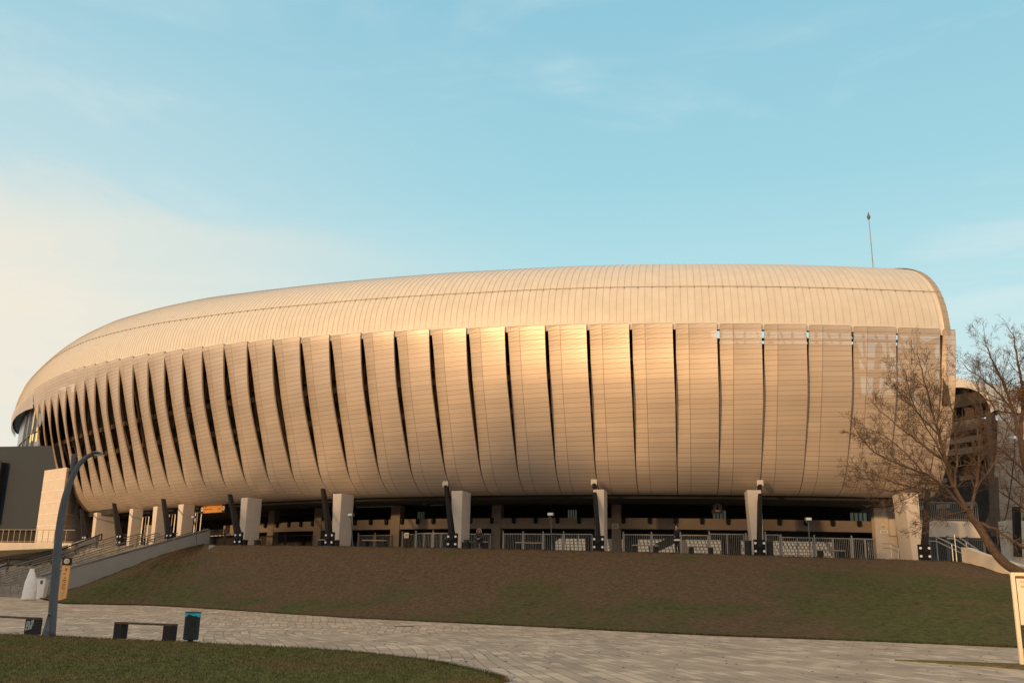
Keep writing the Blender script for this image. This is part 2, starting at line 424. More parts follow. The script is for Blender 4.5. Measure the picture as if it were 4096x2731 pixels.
# raking struts with bolted feet -----------------------------------------------
struts = [(2131, 1126, 2124, 1284), (1745, 1110, 1745, 1272), (1365, 1108, 1375, 1262), (1025, 1112, 1039, 1256), (742, 1122, 757, 1250), (528, 1135, 548, 1243), (375, 1145, 391, 1230), (262, 1155, 277, 1226), (187, 1168, 199, 1216)]
for k, (tx, ty, bx, by) in enumerate(struts):
    sb, qb = sof(bx, by, .75); st, qt = sof(tx, ty, 3.3)
    qb[2] = zt(qb[0])+.55
    mb = MB(); p, nn, tt = fr(sb)
    w0, w1 = .135, .12
    up = np.array([0, 0, 1.])
    A = [qb+tt*w0+nn*.28, qb-tt*w0+nn*.28, qb-tt*w0-nn*.28, qb+tt*w0-nn*.28]
    B = [qt+tt*w1+nn*.15, qt-tt*w1+nn*.15, qt-tt*w1-nn*.15, qt+tt*w1-nn*.15]
    mb.frustum(A, B)
    o = mb.build('strut', M_dark, stadium)
    if 0 < k < 4:
        c_ = MB(); c_.obox(qt+up*.02-nn*.16, tt*.2, nn*.04, up*.18); c_.build('strut_cap', M_wallw, o)
    mb = MB(); base = qb.copy(); base[2] = zt(qb[0])
    mb.obox(base+up*.52, tt*.34, nn*.10, up*.50)
    for sx in (-.26, .26):
        for sz in (.32, .8): mb.disc(base+tt*sx+up*sz-nn*.13, nn, .075, .07, 10, 1)
    mb.build('base_plate', [M_dark, M_white], o)

# columns: (front-right corner px, px y of foot, width, depth)
cols = [(2122, 1284, .88, 1.9), (1755, 1270, .85, 1.6), (1388, 1262, .7, 1.6), (1058, 1256, .8, 1.5), (777, 1252, .75, 1.5), (560, 1245, .75, 1.45), (413, 1240, .8, 1.1), (353, 1240, .75, 1.0), (297, 1240, .7, 1.0), (215, 1240, .9, 2.2)]
for k, (cx, cy, w, dp) in enumerate(cols):
    ins = 2.7 if k < 6 else 4.2
    s, q = sof(cx, cy, ins); p, nn, tt = fr(s)
    zb_ = zt(q[0])-.3; zc = ZB+.05
    mb = MB(); a = q.copy()
    def corner(dx, dy, z): r_ = a-tt*dx+nn*dy; r_[2] = z; return r_
    zm = zb_+1.3
    lo = [corner(0, 0, zb_), corner(0, dp, zb_), corner(w*.75, dp, zb_), corner(w*.75, 0, zb_)]
    hi = [corner(0, 0, zc), corner(0, dp, zc), corner(w, dp, zc), corner(w*1.05, 0, zc)]
    mb.frustum(lo, hi)
    mb.build('column', M_wallw, stadium, bevel=.03)

# concourse front ----------------------------------------------------------------
GI = 12.0                                            # inset of the concourse wall
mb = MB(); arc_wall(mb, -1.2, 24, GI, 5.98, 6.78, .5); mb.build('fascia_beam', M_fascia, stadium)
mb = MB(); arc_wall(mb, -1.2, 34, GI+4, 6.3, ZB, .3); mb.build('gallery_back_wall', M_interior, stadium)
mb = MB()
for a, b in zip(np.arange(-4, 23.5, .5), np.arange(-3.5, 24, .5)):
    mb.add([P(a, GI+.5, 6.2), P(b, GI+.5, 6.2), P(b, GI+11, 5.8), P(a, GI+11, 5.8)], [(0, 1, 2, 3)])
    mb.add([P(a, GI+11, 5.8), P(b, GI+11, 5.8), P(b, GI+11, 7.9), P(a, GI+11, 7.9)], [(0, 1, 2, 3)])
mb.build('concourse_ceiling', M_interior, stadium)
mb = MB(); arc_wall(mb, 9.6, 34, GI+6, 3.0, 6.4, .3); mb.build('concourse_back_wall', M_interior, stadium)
def pier(x0, x1, vy=1240, ins=GI-.06, top=ZB, mt=None, dep=.6):
    s0, q0 = sof(x0, vy, ins); s1, q1 = sof(x1, vy, ins)
    mb = MB(); arc_wall(mb, s1, s0, ins, zt(q0[0])-.2, top, dep, .2) 
    return mb.build('pier', mt or M_fascia, stadium)
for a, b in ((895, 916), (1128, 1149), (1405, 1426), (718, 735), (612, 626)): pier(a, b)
pier(2012, 2084, ins=GI-.5, mt=M_wallw)
mb = MB(); s_, q_ = sof(2066, 1240, GI-1.0); mb.tube([q_*[1, 1, 0]+[0, 0, zt(q_[0])-.2], q_*[1, 1, 0]+[0, 0, 7.9]], .16, 8); mb.build('downpipe', mat('downpipe_brown', (.16, .11, .08), .6), stadium)
M_win = mat('dim_lit_window', (.10, .12, .10), .3); M_win.node_tree.nodes['Principled BSDF'].inputs['Emission Color'].default_value = (.55, .62, .45, 1); M_win.node_tree.nodes['Principled BSDF'].inputs['Emission Strength'].default_value = .07
for x0, x1 in ((1304, 1326), (1636, 1668), (960, 975), (1950, 1990)):
    s0, q0 = sof(x0, 1172, GI+3.7); s1, q1 = sof(x1, 1172, GI+3.7); p, nn, tt = fr((s0+s1)/2)
    c_ = (q0+q1)/2; c_[2] = 7.25; wd_ = np.linalg.norm((q1-q0)[:2])/2; mb = MB(); mb.obox(c_, tt*wd_, nn*.04, np.array([0, 0, .42])); wo = mb.build('gallery_window', M_win, stadium)
    mb = MB()
    for f in np.linspace(-1, 1, 5): mb.obox(c_+tt*wd_*f-nn*.06, tt*.035, nn*.03, np.array([0, 0, .45]))
    mb.build('mullion', M_dark, wo)
# hanging brackets along the fascia top
proto = None
for x in list(np.arange(815, 1030, 36))+list(np.arange(1080, 1360, 50))+list(np.arange(1432, 1730, 60))+list(np.arange(1790, 2030, 61))+list(np.arange(610, 740, 27)):
    s, q = sof(x, 1195, GI-.12); p, nn, tt = fr(s)
    mb = MB(); q[2] = 6.62; mb.box(q, .26, .16, .34, -math.atan2(nn[0], nn[1])); mb.lathe(q+np.array([0, 0, -.27]), [(.06, 0), (.13, .04), (.13, .11), (.05, .13)], 8)
    mb.build('bracket_lamp', M_dark, stadium)
# strip lights under the soffit, unlit
for x0, x1, y in ((1470, 1548, 1164), (1690, 1760, 1163), (1270, 1352, 1162), (980, 1060, 1163), (820, 880, 1166), (880, 905, 1170)):
    s0, q0 = sof(x0, y, GI-1); s1, q1 = sof(x1, y, GI-1)
    q0[2] = q1[2] = 7.75; mb = MB(); mb.bar(q0, q1, .12, .07); mb.build('strip_light', M_gal, stadium)
# pictogram plates hanging in the concourse
for x, y in ((976, 1150), (1648, 1165)):
    s, q = sof(x, y, GI-2); p, nn, tt = fr(s)
    mb = MB(); mb.obox(q, tt*.42, nn*.05, np.array([0, 0, .42])); mb.disc(q-nn*.06, nn, .3, .03, 18, 1); mb.obox(q-nn*.085, tt*.04, nn*.01, np.array([0, 0, .17]), 2)
    mb.obox(q-nn*.085-np.array([0, 0, .13]), tt*.1, nn*.012, np.array([0, 0, .03]), 2)
    mb.build('pictogram_plate', [M_black, mat('dim_disc', (.25, .21, .16), .7), M_black], stadium)
# internal stairs seen through the gates
for (x0, y0, x1, y1) in ((1492, 1264, 1600, 1213), (1205, 1262, 1300, 1210)):
    s0, a = sof(x0, y0, GI+7); s1, b = sof(x1, y1, GI+7); p, nn, tt = fr((s0+s1)/2)
    mb = MB(); up = np.array([0, 0, 1.]); d = (b-a); nst = 13
    mb.bar(a, b, .12, .55); mb.bar(a+nn*1.6, b+nn*1.6, .12, .55)
    for k in range(nst):
        c_ = a+d*(k+.5)/nst+nn*.8+up*.1; mb.obox(c_, tt*.17, nn*.8, up*.08)
    for k in range(0, nst, 3):
        c_ = a+d*(k+.5)/nst; mb.bar(c_, c_+up*1.2, .05)
    mb.bar(a+up*1.2, b+up*1.2, .06); mb.bar(a+up*.8, b+up*.8, .04)
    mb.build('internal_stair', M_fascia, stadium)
for x0, x1 in ((1433, 1462), (1930, 1992), (1660, 1702), (2040, 2075), (1240, 1262), (1345, 1362)):
    s0, q0 = sof(x0, 1240, GI+9); s1, q1 = sof(x1, 1240, GI+9)
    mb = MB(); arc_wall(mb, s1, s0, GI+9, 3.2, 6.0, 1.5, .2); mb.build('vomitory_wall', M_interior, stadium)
# pier carrying the end of the facade, jointed render
def radial_pier():
    q0 = at_y(80, 1242, 99); q1 = at_y(132, 1240, 95); q2 = at_y(190, 1238, 100)
    t0 = at_y(104, 1070, 100.5); t1 = at_y(152, 1085, 97); t2 = at_y(196, 1090, 104)
    mb = MB()
    zb_ = 2.0
    for q in (q0, q1, q2): q[2] = zb_
    z_hi = 12.5
    def ext(b, t):  # straight edge carried up
        k = (z_hi-b[2])/(t[2]-b[2]); return b+(t-b)*k
    e = [ext(q0, t0), ext(q1, t1), ext(q2, t2)]
    back0, back2 = q0+np.array([3, 9, 0]), q2+np.array([3, 9, 0]); tb0, tb2 = e[0]+np.array([3, 9, 0]), e[2]+np.array([3, 9, 0])
    mb.add([q0, q1, q2, back2, back0]+[e[0], e[1], e[2], tb2, tb0], [(0, 1, 6, 5), (1, 2, 7, 6), (2, 3, 8, 7), (3, 4, 9, 8), (4, 0, 5, 9), (5, 6, 7, 8, 9)])
    o = mb.build('end_pier', M_wallw, stadium)
    mb = MB()
    for k in range(1, 9):
        f = k/9.
        a, b, c_ = q0+(e[0]-q0)*f, q1+(e[1]-q1)*f, q2+(e[2]-q2)*f
        off = np.array([0, -.012, 0]); up = np.array([0, 0, .07])
        mb.add([a+off, b+off, b+off+up, a+off+up], [(0, 1, 2, 3)]); mb.add([b+off, c_+off, c_+off+up, b+off+up], [(0, 1, 2, 3)])
    mb.build('render_joint', mat('joint_white', (.78, .70, .60), .8), o)
radial_pier()
# glazed corner behind the end of the facade
mb = MB(); gs = np.arange(33.6, 46, .3)
arc_wall(mb, 33.6, 46, 1.15, 11, 21.7, .3, .25)
gl = mb.build('corner_glazing', M_glassd, stadium, smooth=False)
mb = MB()
for s in (35.2, 36.6, 38): mb.bar(P(s, 1.05, 11), P(s, 1.05, 20.8), .12)
for z in (14.5, 17.6): arc_wall(mb, 33.7, 46, 1.05, z, z+.12, .1)
mb.build('mullion', M_lamp, gl)
for vx, vy, l in ((69, 1016, .9), (74, 1012, .8), (82, 1014, 1.0), (75, 985, 2.2), (85, 990, .5)):
    s, q = sof(vx, vy, 1.0); mb = MB(); mb.tube([q, q+np.array([0, 0, l])], .06, 6); mb.build('pendant_light', MATS['dark_steel'], gl)
lm = bpy.data.materials.new('lit_lamp_tube'); lm.use_nodes = True; lm.node_tree.nodes['Principled BSDF'].inputs['Emission Color'].default_value = (1, .7, .25, 1); lm.node_tree.nodes['Principled BSDF'].inputs['Emission Strength'].default_value = .9
lm.node_tree.nodes['Principled BSDF'].inputs['Base Color'].default_value = (.6, .4, .1, 1)
for o_ in gl.children:
    if o_.name.startswith('pendant'): o_.data.materials[0] = lm
# antenna on the roof
b0 = at_y(2006.5, 622, 69); t0 = at_y(1995, 497, 69)
an = thing('roof_antenna', b0, 'thin tall antenna mast with small pointed tip rising from the stadium roof', 'antenna')
mb = MB(); mb.tube([b0-np.array([0, 0, 2.2]), (b0+t0)/2, t0], [.04, .032, .025], 6); mb.build('mast', M_galdull, an)
mb = MB(); mb.lathe(t0-np.array([0, 0, .1]), [(.03, -.2), (.12, -.05), (.14, .08), (.07, .2), (.02, .45)], 10); mb.build('tip', M_lamp, an)

# ------------------------------------------------------------------ ground
def grass_mat(name, greens, browns, patch_scale=.12, fine=6, mask=None, cut=(.42, .62)):
    m = bpy.data.materials.new(name); m.use_nodes = True; nt = m.node_tree; L = nt.links; b = nt.nodes['Principled BSDF']
    b.inputs['Roughness'].default_value = .95; b.inputs['Specular IOR Level'].default_value = .1
    tc = nd(nt, 'ShaderNodeTexCoord')
    def noise(sc, det=6, dist=0, ro=.6):
        n = nd(nt, 'ShaderNodeTexNoise'); n.inputs['Scale'].default_value = sc; n.inputs['Detail'].default_value = det; n.inputs['Distortion'].default_value = dist; n.inputs['Roughness'].default_value = ro
        L.new(tc.outputs['Object'], n.inputs['Vector']); return n.outputs['Fac']
    def ramp(f, a, bb, c0, c1):
        r = nd(nt, 'ShaderNodeValToRGB'); r.color_ramp.elements[0].position = a; r.color_ramp.elements[1].position = bb
        r.color_ramp.elements[0].color = (*c0, 1); r.color_ramp.elements[1].color = (*c1, 1); L.new(f, r.inputs['Fac']); return r.outputs['Color']
    g = ramp(noise(fine, 8, .3, .7), .35, .68, greens[0], greens[1]); br = ramp(noise(fine*1.3, 8, .4, .7), .35, .68, browns[0], browns[1])
    pm = noise(patch_scale, 5, .8)
    if mask:
        sx = nd(nt, 'ShaderNodeSeparateXYZ'); L.new(tc.outputs['Object'], sx.inputs[0])
        acc = pm
        for (ax, lo, hi, wgt) in mask:
            mr = nd(nt, 'ShaderNodeMapRange'); mr.inputs['From Min'].default_value = lo; mr.inputs['From Max'].default_value = hi; mr.inputs['To Min'].default_value = 0; mr.inputs['To Max'].default_value = wgt
            L.new(sx.outputs[ax], mr.inputs['Value']); a = nd(nt, 'ShaderNodeMath', operation='ADD'); L.new(acc, a.inputs[0]); L.new(mr.outputs[0], a.inputs[1]); acc = a.outputs[0]
        pm = acc
    pf = nd(nt, 'ShaderNodeMapRange'); pf.inputs['From Min'].default_value = cut[0]; pf.inputs['From Max'].default_value = cut[1]; L.new(pm, pf.inputs['Value'])
    mx = nd(nt, 'ShaderNodeMix', data_type='RGBA'); L.new(pf.outputs[0], mx.inputs['Factor']); L.new(br, mx.inputs['A']); L.new(g, mx.inputs['B'])
    L.new(mx.outputs['Result'], b.inputs['Base Color'])
    bp = nd(nt, 'ShaderNodeBump'); bp.inputs['Strength'].default_value = .9; bp.inputs['Distance'].default_value = .08; L.new(noise(fine*3, 6), bp.inputs['Height']); L.new(bp.outputs['Normal'], b.inputs['Normal'])
    return m
M_lawn = grass_mat('lawn_grass', ((.068, .078, .024), (.195, .190, .062)), ((.10, .074, .028), (.24, .178, .072)), .35, 3.2, cut=(.36, .56))
M_bank = grass_mat('bank_grass', ((.044, .050, .017), (.120, .124, .044)), ((.078, .050, .028), (.175, .116, .066)), .16, 3.6, cut=(.53, .72), mask=[('X', 3, 15, .12), ('Z', 2.4, .6, .09), ('X', -14, -24, .14), ('Z', 1.5, 3.4, -.07), ('Z', 9, 10, -.07)])
def paving_mat():
    m = bpy.data.materials.new('block_paving'); m.use_nodes = True; nt = m.node_tree; L = nt.links; b = nt.nodes['Principled BSDF']
    b.inputs['Roughness'].default_value = .85; b.inputs['Specular IOR Level'].default_value = .25
    tc = nd(nt, 'ShaderNodeTexCoord'); mp = nd(nt, 'ShaderNodeMapping'); mp.inputs['Rotation'].default_value = (0, 0, R(78)); L.new(tc.outputs['Object'], mp.inputs['Vector'])
    # courses bend gently across the apron
    nz = nd(nt, 'ShaderNodeTexNoise'); nz.inputs['Scale'].default_value = .09; nz.inputs['Detail'].default_value = 1; L.new(tc.outputs['Object'], nz.inputs['Vector'])
    sc = nd(nt, 'ShaderNodeVectorMath', operation='SCALE'); sc.inputs['Scale'].default_value = 2.4; L.new(nz.outputs['Color'], sc.inputs[0])
    ad = nd(nt, 'ShaderNodeVectorMath', operation='ADD'); L.new(mp.outputs[0], ad.inputs[0]); L.new(sc.outputs[0], ad.inputs[1])
    def brick(w, h, off):
        k = nd(nt, 'ShaderNodeTexBrick'); k.offset = off; k.inputs['Scale'].default_value = 1; k.inputs['Brick Width'].default_value = w; k.inputs['Row Height'].default_value = h
        k.inputs['Mortar Size'].default_value = .012; k.inputs['Mortar Smooth'].default_value = .3; k.inputs['Bias'].default_value = -.1
        k.inputs['Color1'].default_value = (.29, .262, .235, 1); k.inputs['Color2'].default_value = (.56, .50, .43, 1); k.inputs['Mortar'].default_value = (.15, .13, .115, 1)
        L.new(ad.outputs[0], k.inputs['Vector']); return k
    k = brick(.72, .30, .5)
    # two tones of block, scattered
    cr = nd(nt, 'ShaderNodeValToRGB'); e = cr.color_ramp.elements; e[0].position = 0; e[0].color = (.16, .14, .12, 1)
    L.new(k.outputs['Color'], cr.inputs['Fac'])
    e[0].color = (.13, .115, .10, 1); e[0].position = .12
    e[1].position = .30; e[1].color = (.375, .292, .214, 1)
    x = e.new(.415); x.color = (.405, .317, .232, 1); x = e.new(.425); x.color = (.50, .40, .292, 1)
    no = nd(nt, 'ShaderNodeTexNoise'); no.inputs['Scale'].default_value = .5; no.inputs['Detail'].default_value = 8; L.new(tc.outputs['Object'], no.inputs['Vector'])
    mr = nd(nt, 'ShaderNodeMapRange'); mr.inputs['From Min'].default_value = .25; mr.inputs['From Max'].default_value = .75; mr.inputs['To Min'].default_value = .86; mr.inputs['To Max'].default_value = 1.34; L.new(no.outputs['Fac'], mr.inputs['Value'])
    vm = nd(nt, 'ShaderNodeVectorMath', operation='SCALE'); L.new(cr.outputs['Color'], vm.inputs[0]); L.new(mr.outputs[0], vm.inputs['Scale']); L.new(vm.outputs[0], b.inputs['Base Color'])
    bp = nd(nt, 'ShaderNodeBump'); bp.inputs['Strength'].default_value = .4; bp.inputs['Distance'].default_value = .02; bp.invert = True; L.new(k.outputs['Fac'], bp.inputs['Height']); L.new(bp.outputs['Normal'], b.inputs['Normal'])
    return m
M_pave = paving_mat()
M_field = mat('far_ground', (.07, .06, .035), .95, 0, .3, .02)
mb = MB(); mb.add([(-4000, -4000, -.02), (4000, -4000, -.02), (4000, 4000, -.02), (-4000, 4000, -.02)], [(0, 1, 2, 3)])
tag(mb.build('ground', M_field), kind='structure')
mb = MB(); mb.add([(-75, -15, 0), (60, -15, 0), (60, 48, 0), (-75, 48, 0), (60, 66, .2), (-75, 66, .2), (60, 84, .2), (-75, 90, .2)], [(0, 1, 2, 3), (3, 2, 4, 5), (5, 4, 6, 7)])
tag(mb.build('paving', M_pave), kind='structure')

def poly_slab(name, pts, z0, z1, m, kind='structure'):
    mb = MB(); n = len(pts); vs = [(p[0], p[1], z0) for p in pts]+[(p[0], p[1], z1) for p in pts]
    mb.add(vs, [tuple(range(n, 2*n))]+[(i, (i+1) % n, n+(i+1) % n, n+i) for i in range(n)])
    return tag(mb.build(name, m), kind=kind)
def smooth_line(pts, k=6):
    out = []
    for i in range(len(pts)-1):
        p0 = pts[max(i-1, 0)]; p1 = pts[i]; p2 = pts[i+1]; p3 = pts[min(i+2, len(pts)-1)]
        for j in range(k):
            t = j/k; out.append(.5*((2*p1)+(-p0+p2)*t+(2*p0-5*p1+4*p2-p3)*t*t+(-p0+3*p1-3*p2+p3)*t**3))
    out.append(pts[-1]); return out
le = [at_z(x, y, .05) for x, y in ((0, 1455), (140, 1461), (270, 1468), (440, 1475), (640, 1485), (800, 1495), (920, 1508), (1020, 1522), (1100, 1540), (1145, 1553), (1157, 1561), (1150, 1572))]
le = [le[0]+(le[0]-le[1])*6]+le+[np.array([-1.4, 15.2, .05]), np.array([-3.2, 12.5, .05])]
le = smooth_line([np.array(p[:2]) for p in le], 8)
poly = [(-45, -5)]+[tuple(p) for p in le[::1]]+[(-8, -5)]
poly = poly[::-1]
lawn = poly_slab('lawn', poly, 0, .045, M_lawn)
mb = MB()                                             # low kerb round the lawn's tip
k0 = int(len(le)*.58)
for a, b in zip(le[k0:-1], le[k0+1:]):
    d = (b-a)/np.linalg.norm(b-a); nn = np.array([-d[1], d[0]])
    q = lambda p, o, z: (p[0]+nn[0]*o, p[1]+nn[1]*o, z)
    mb.add([q(a, .0, 0), q(b, .0, 0), q(b, .16, 0), q(a, .16, 0), q(a, .0, .075), q(b, .0, .075), q(b, .16, .075), q(a, .16, .075)], [(4, 5, 6, 7), (0, 1, 5, 4), (2, 3, 7, 6), (0, 4, 7, 3), (1, 2, 6, 5)])
tag(mb.build('kerb', M_conc), kind='structure')
rl = [at_z(x, y, .04)[:2] for x, y in ((2055, 1513), (2140, 1515), (2250, 1519), (2345, 1522), (2450, 1526))]
rl2 = [at_z(x, y, .04)[:2] for x, y in ((2450, 1541), (2345, 1533), (2250, 1525), (2140, 1518))]
poly_slab('lawn_verge', [tuple(p) for p in (smooth_line(rl, 4)+smooth_line(rl2, 4))[::-1]], 0, .035, M_lawn)

# embankment ------------------------------------------------------------
foot_px = [(84, 1374), (110, 1379), (147, 1386), (250, 1391), (400, 1397), (800, 1418), (1200, 1437), (1600, 1457), (2000, 1472), (2352, 1487), (2600, 1497)]
foot = [at_z(x, y, (.2 if x < 90 else .17 if x < 120 else .12 if x < 200 else .05 if x < 300 else .01) if x < 300 else .01)[:2] for x, y in foot_px]
foot = np.array(smooth_line(foot, 26))
def ter_edge(az):                                     # point on the terrace lip along this azimuth
    lo, hi = -4., 38.
    for _ in range(40):
        mid = (lo+hi)/2; q = P(mid, -.6, 0)
        if q[0]/q[1] > az: lo = mid
        else: hi = mid
    return P(lo, -.6, 0)
crest = []; HC = []
cw_top = np.array([-24.6, 77.4])
for p in foot:
    a = p[0]/p[1]; q = ter_edge(a)
    if a < -.300:
        fq = min(1., (-.300-a)/.02); q = ter_edge(-.300)*(1-fq)+at_y(467, 1250, 78)*fq; q[2] = zt(-22.5)*(1-fq)+at_y(467, 1250, 78)[2]*fq
    if a > .463:
        T2_ = at_y(2224, 1291, 57.3); B2_ = at_y(2470, 1362, 46.5); q = T2_+(B2_-T2_)*min(1., (a-.463)/.085); q = q.copy()
    HC.append(q[2] if (a < -.300 or a > .463) else zt(q[0]))
    crest.append(q[:2])
crest = np.array(crest)
nR = 36; vs = []; fs = []
for i in range(len(foot)):
    for j in range(nR+1):
        t = j/nR; p = foot[i]*(1-t)+crest[i]*t; drop = HC[i]
        gz_ = float(np.interp(p[1], [48, 66, 90], [0, .2, .2]))
        sft = (t*.90+.10*math.sin(t*PI/2)**1)
        z = .012+gz_*(1-t)+drop*(sft-.035*math.sin(2*PI*t))
        if 0 < j < nR: z += .05*math.sin(i*1.7+j*.9)*math.sin(j*.53+i*.31)+rng.normal()*.018
        vs.append((p[0], p[1], z))
for i in range(len(foot)-1):
    for j in range(nR):
        o = i*(nR+1)+j; fs.append((o, o+nR+1, o+nR+2, o+1))
mb = MB(); mb.add(vs, fs)
bank = tag(mb.build('embankment', M_bank, smooth=True), kind='structure')
BV = np.array(vs).reshape(len(foot), nR+1, 3)
# terrace slab
mb = MB(); ss = np.arange(-4, 17.51, .5)
for a, b in zip(ss[:-1], ss[1:]):
    q = [P(a, -.62, 0), P(b, -.62, 0), P(b, 24, 0), P(a, 24, 0)]
    for r_ in q: r_[2] = zt(r_[0])
    lo = [r_-np.array([0, 0, .35]) for r_ in q[:2]]
    mb.add(q+lo, [(0, 3, 2, 1), (0, 1, 5, 4)])
tag(mb.build('terrace', M_conc), kind='structure')
# ------------------------------------------------------------------ ground level at the stair foot, stairs, walls
def gz(y): return float(np.interp(y, [48, 66, 90], [0, .2, .2]))
UP3 = np.array([0, 0, 1.])
GB = .2; B0 = at_z(84, 1374, GB); T0 = at_y(467, 1250, 78)
sdir = (T0-B0)*[1, 1, 0]; SLEN = np.linalg.norm(sdir); sdir /= SLEN; sw = np.array([-sdir[1], sdir[0], 0])
SH = T0[2]-GB
def st(u, k, z): q = B0+sdir*u+sw*k; q[2] = z; return q
stair = thing('staircase', st(SLEN/2, 8, 0), 'wide grey stone staircase climbing to the stadium terrace beside grey side wall', 'staircase')
mb = MB(); NST = 24; land = 12
run = (SLEN-1.8)/NST; us = []; u = 0; z = GB
for k in range(NST):
    z1 = z+SH/NST; d = run+(1.8 if k == land else 0)
    a, b, c_, e = st(u, 0, 0), st(u, 16.5, 0), st(SLEN, 16.5, 0), st(SLEN, 0, 0)
    mb.add([st(u, .0, z), st(u, 16.5, z), st(u, 16.5, z1), st(u, .0, z1), st(u+d, .0, z1), st(u+d, 16.5, z1)], [(0, 3, 2, 1), (3, 4, 5, 2)])
    us.append((u, z1)); u += d; z = z1
us.append((SLEN, z))
mb.build('steps', M_stonestep, stair)
def cheek(name, k0, k1, hgt, m, parent, nose=0.0):
    mb = MB(); n = 14; vs = []
    for i in range(n+1):
        f = i/n; u_ = -nose+(SLEN+nose+.3)*f; top = GB+hgt[0]*(1-f)+hgt[1]*f+(SH)*min(1, max(0, f))
        for kk in (k0, k1): vs += [st(u_, kk, -.3), st(u_, kk, top)]
    fs = []
    for i in range(n):
        o = i*4; p = o+4
        fs += [(o, p, p+1, o+1), (o+1, p+1, p+3, o+3), (o+3, p+3, p+2, o+2)]
    fs += [(0, 1, 3, 2), (n*4+2, n*4+3, n*4+1, n*4)]
    mb.add(vs, fs); return mb.build(name, m, parent)
cheek('side_wall', -.32, 0, (1.45, 1.15), M_concw, stair)
cheek('side_wall', 16.2, 16.5, (.7, 1.0), M_concw, stair)
mb = MB()
mb.bar(st(-.1, -.16, GB+1.53), st(SLEN+.2, -.16, GB+SH+1.22), .40, .07); mb.build('coping', M_galdull, stair)
# handrails
hr_lab = ['straight dull metal handrail nearest the grey stair side wall', 'second metal handrail up from the grey stair side wall', 'third metal handrail up from the grey stair side wall', 'fourth metal handrail up from the grey stair side wall', 'fifth metal handrail up from the grey stair side wall']
def stz(u): return float(np.interp(u, [a for a, _ in us], [b for _, b in us]))
for j in range(5):
    k = 1.9+2.55*j; t = thing('handrail', st(1, k, GB), hr_lab[j], 'handrail', 'metal handrails on the stone stairs')
    for dz, r_ in ((.98, .042), (.80, .026)):
        mb = MB(); p = [st(-.5, k, GB+dz), st(0, k, GB+dz)]+[st(SLEN*f, k, GB+SH*f+dz) for f in np.linspace(.05, 1, 12)]+[st(SLEN+.5, k, GB+SH+dz)]
        mb.tube(p, r_, 6); mb.build('rail', M_galdull, t)
    for f in np.linspace(.02, 1.0, 9):
        mb = MB(); mb.tube([st(SLEN*f, k, GB+SH*f-.35), st(SLEN*f, k, GB+SH*f+.97)], .022, 5); mb.build('post', M_galdull, t)
t = thing('black_handrail', st(1, 14.6, .1), 'thick black double handrail with square posts at the far side of the stairs', 'handrail')
br_u = [-1, .35*SLEN, .52*SLEN, SLEN-.4]; br_z = [GB-.2, GB+SH*.42, GB+SH*.42, GB+SH]
for dz in (.55, 1.05):
    mb = MB()
    for a in range(3): mb.bar(st(br_u[a], 14.6, br_z[a]+dz), st(br_u[a+1], 14.6, br_z[a+1]+dz), .09, .10)
    mb.build('rail', M_black, t)
for f in (.0, .12, .24, .36, .50, .64, .80, .94):
    uu = f*SLEN; zz = float(np.interp(uu, br_u, br_z)); mb = MB(); mb.bar(st(uu, 14.6, zz-.4), st(uu, 14.6, zz+1.14), .14, .14); mb.build('post', M_black, t)
mb = MB(); mb.bar(st(br_u[3], 14.6, br_z[3]+.55), st(br_u[3], 14.6, br_z[3]+1.05), .09); mb.build('post', M_black, t)
# terrace beyond the stair top
e0, e1 = st(SLEN, -.3, SH+GB), st(SLEN, 40, SH+GB); f0, f1 = e0+sdir*40, e1+sdir*40
mb = MB(); mb.add([e0, e1, f1, f0, e0-UP3*4.3, e1-UP3*4.3], [(0, 3, 2, 1), (0, 1, 5, 4)])
tag(mb.build('upper_terrace', M_conc), kind='structure')
# cream retaining wall with railing beyond the stairs, and the dry bank below it
a, b = at_y(-140, 1247, 90), at_y(168, 1247, 86)
zt_ = b[2]; a[2] = zt_; dirw = (b-a)/np.linalg.norm(b-a)
rw = thing('retaining_wall', b, 'low cream retaining wall with mesh railing below the dark annex', 'wall')
mb = MB(); nrm = np.array([dirw[1], -dirw[0], 0]); mb.obox((a+b)/2-UP3*1.7, dirw*np.linalg.norm(b-a)/2, nrm*.2, UP3*1.7); mb.build('wall_body', M_wallw, rw)
mb = MB(); L_ = np.linalg.norm(b-a)
for i in range(int(L_/.62)): q = a+dirw*(i*.62+.2); mb.bar(q, q+UP3*1.15, .04)
mb.bar(a+UP3*1.15, b+UP3*1.15, .05); mb.bar(a+UP3*.12, b+UP3*.12, .04)
mb.build('railing', M_galdull, rw)
mb = MB()
q = [a-UP3*1.0+nrm*.3, b-UP3*.4+nrm*.3, b-UP3*1.0+nrm*5, a-UP3*3.2+nrm*7]
mb.add(q, [(0, 3, 2, 1)]); tag(mb.build('planted_bank', M_bank), kind='structure')
# dark annex building
c0, c1 = at_y(-120, 1240, 104), at_y(120, 1240, 101)
top = at_y(60, 1024, 102)[2]
ax_ = thing('annex_building', (c0+c1)/2, 'dark charcoal flat-roofed annex block beside the glazed end of the stadium', 'building')
d_ = (c1-c0)*[1, 1, 0]; l_ = np.linalg.norm(d_); d_ /= l_; n_ = np.array([-d_[1], d_[0], 0])
mb = MB(); c_ = (c0+c1)/2+n_*8; zl = at_y(60, 1215, 102)[2]; c_[2] = (top+zl)/2; mb.obox(c_, d_*l_/2, n_*8, UP3*(top-zl)/2); mb.build('wall', M_annex, ax_)
mb = MB(); c_ = (c0+c1)/2+n_*9.5; c_[2] = zl/2+.5; mb.obox(c_, d_*(l_/2-.5), n_*8, UP3*(zl/2-.5)); mb.build('recessed_base', M_interior, ax_)
mb = MB(); wl, wr = at_y(-60, 1200, 102.3), at_y(14, 1062, 102.3); hh = at_y(5, 1150, 102.3)[2]
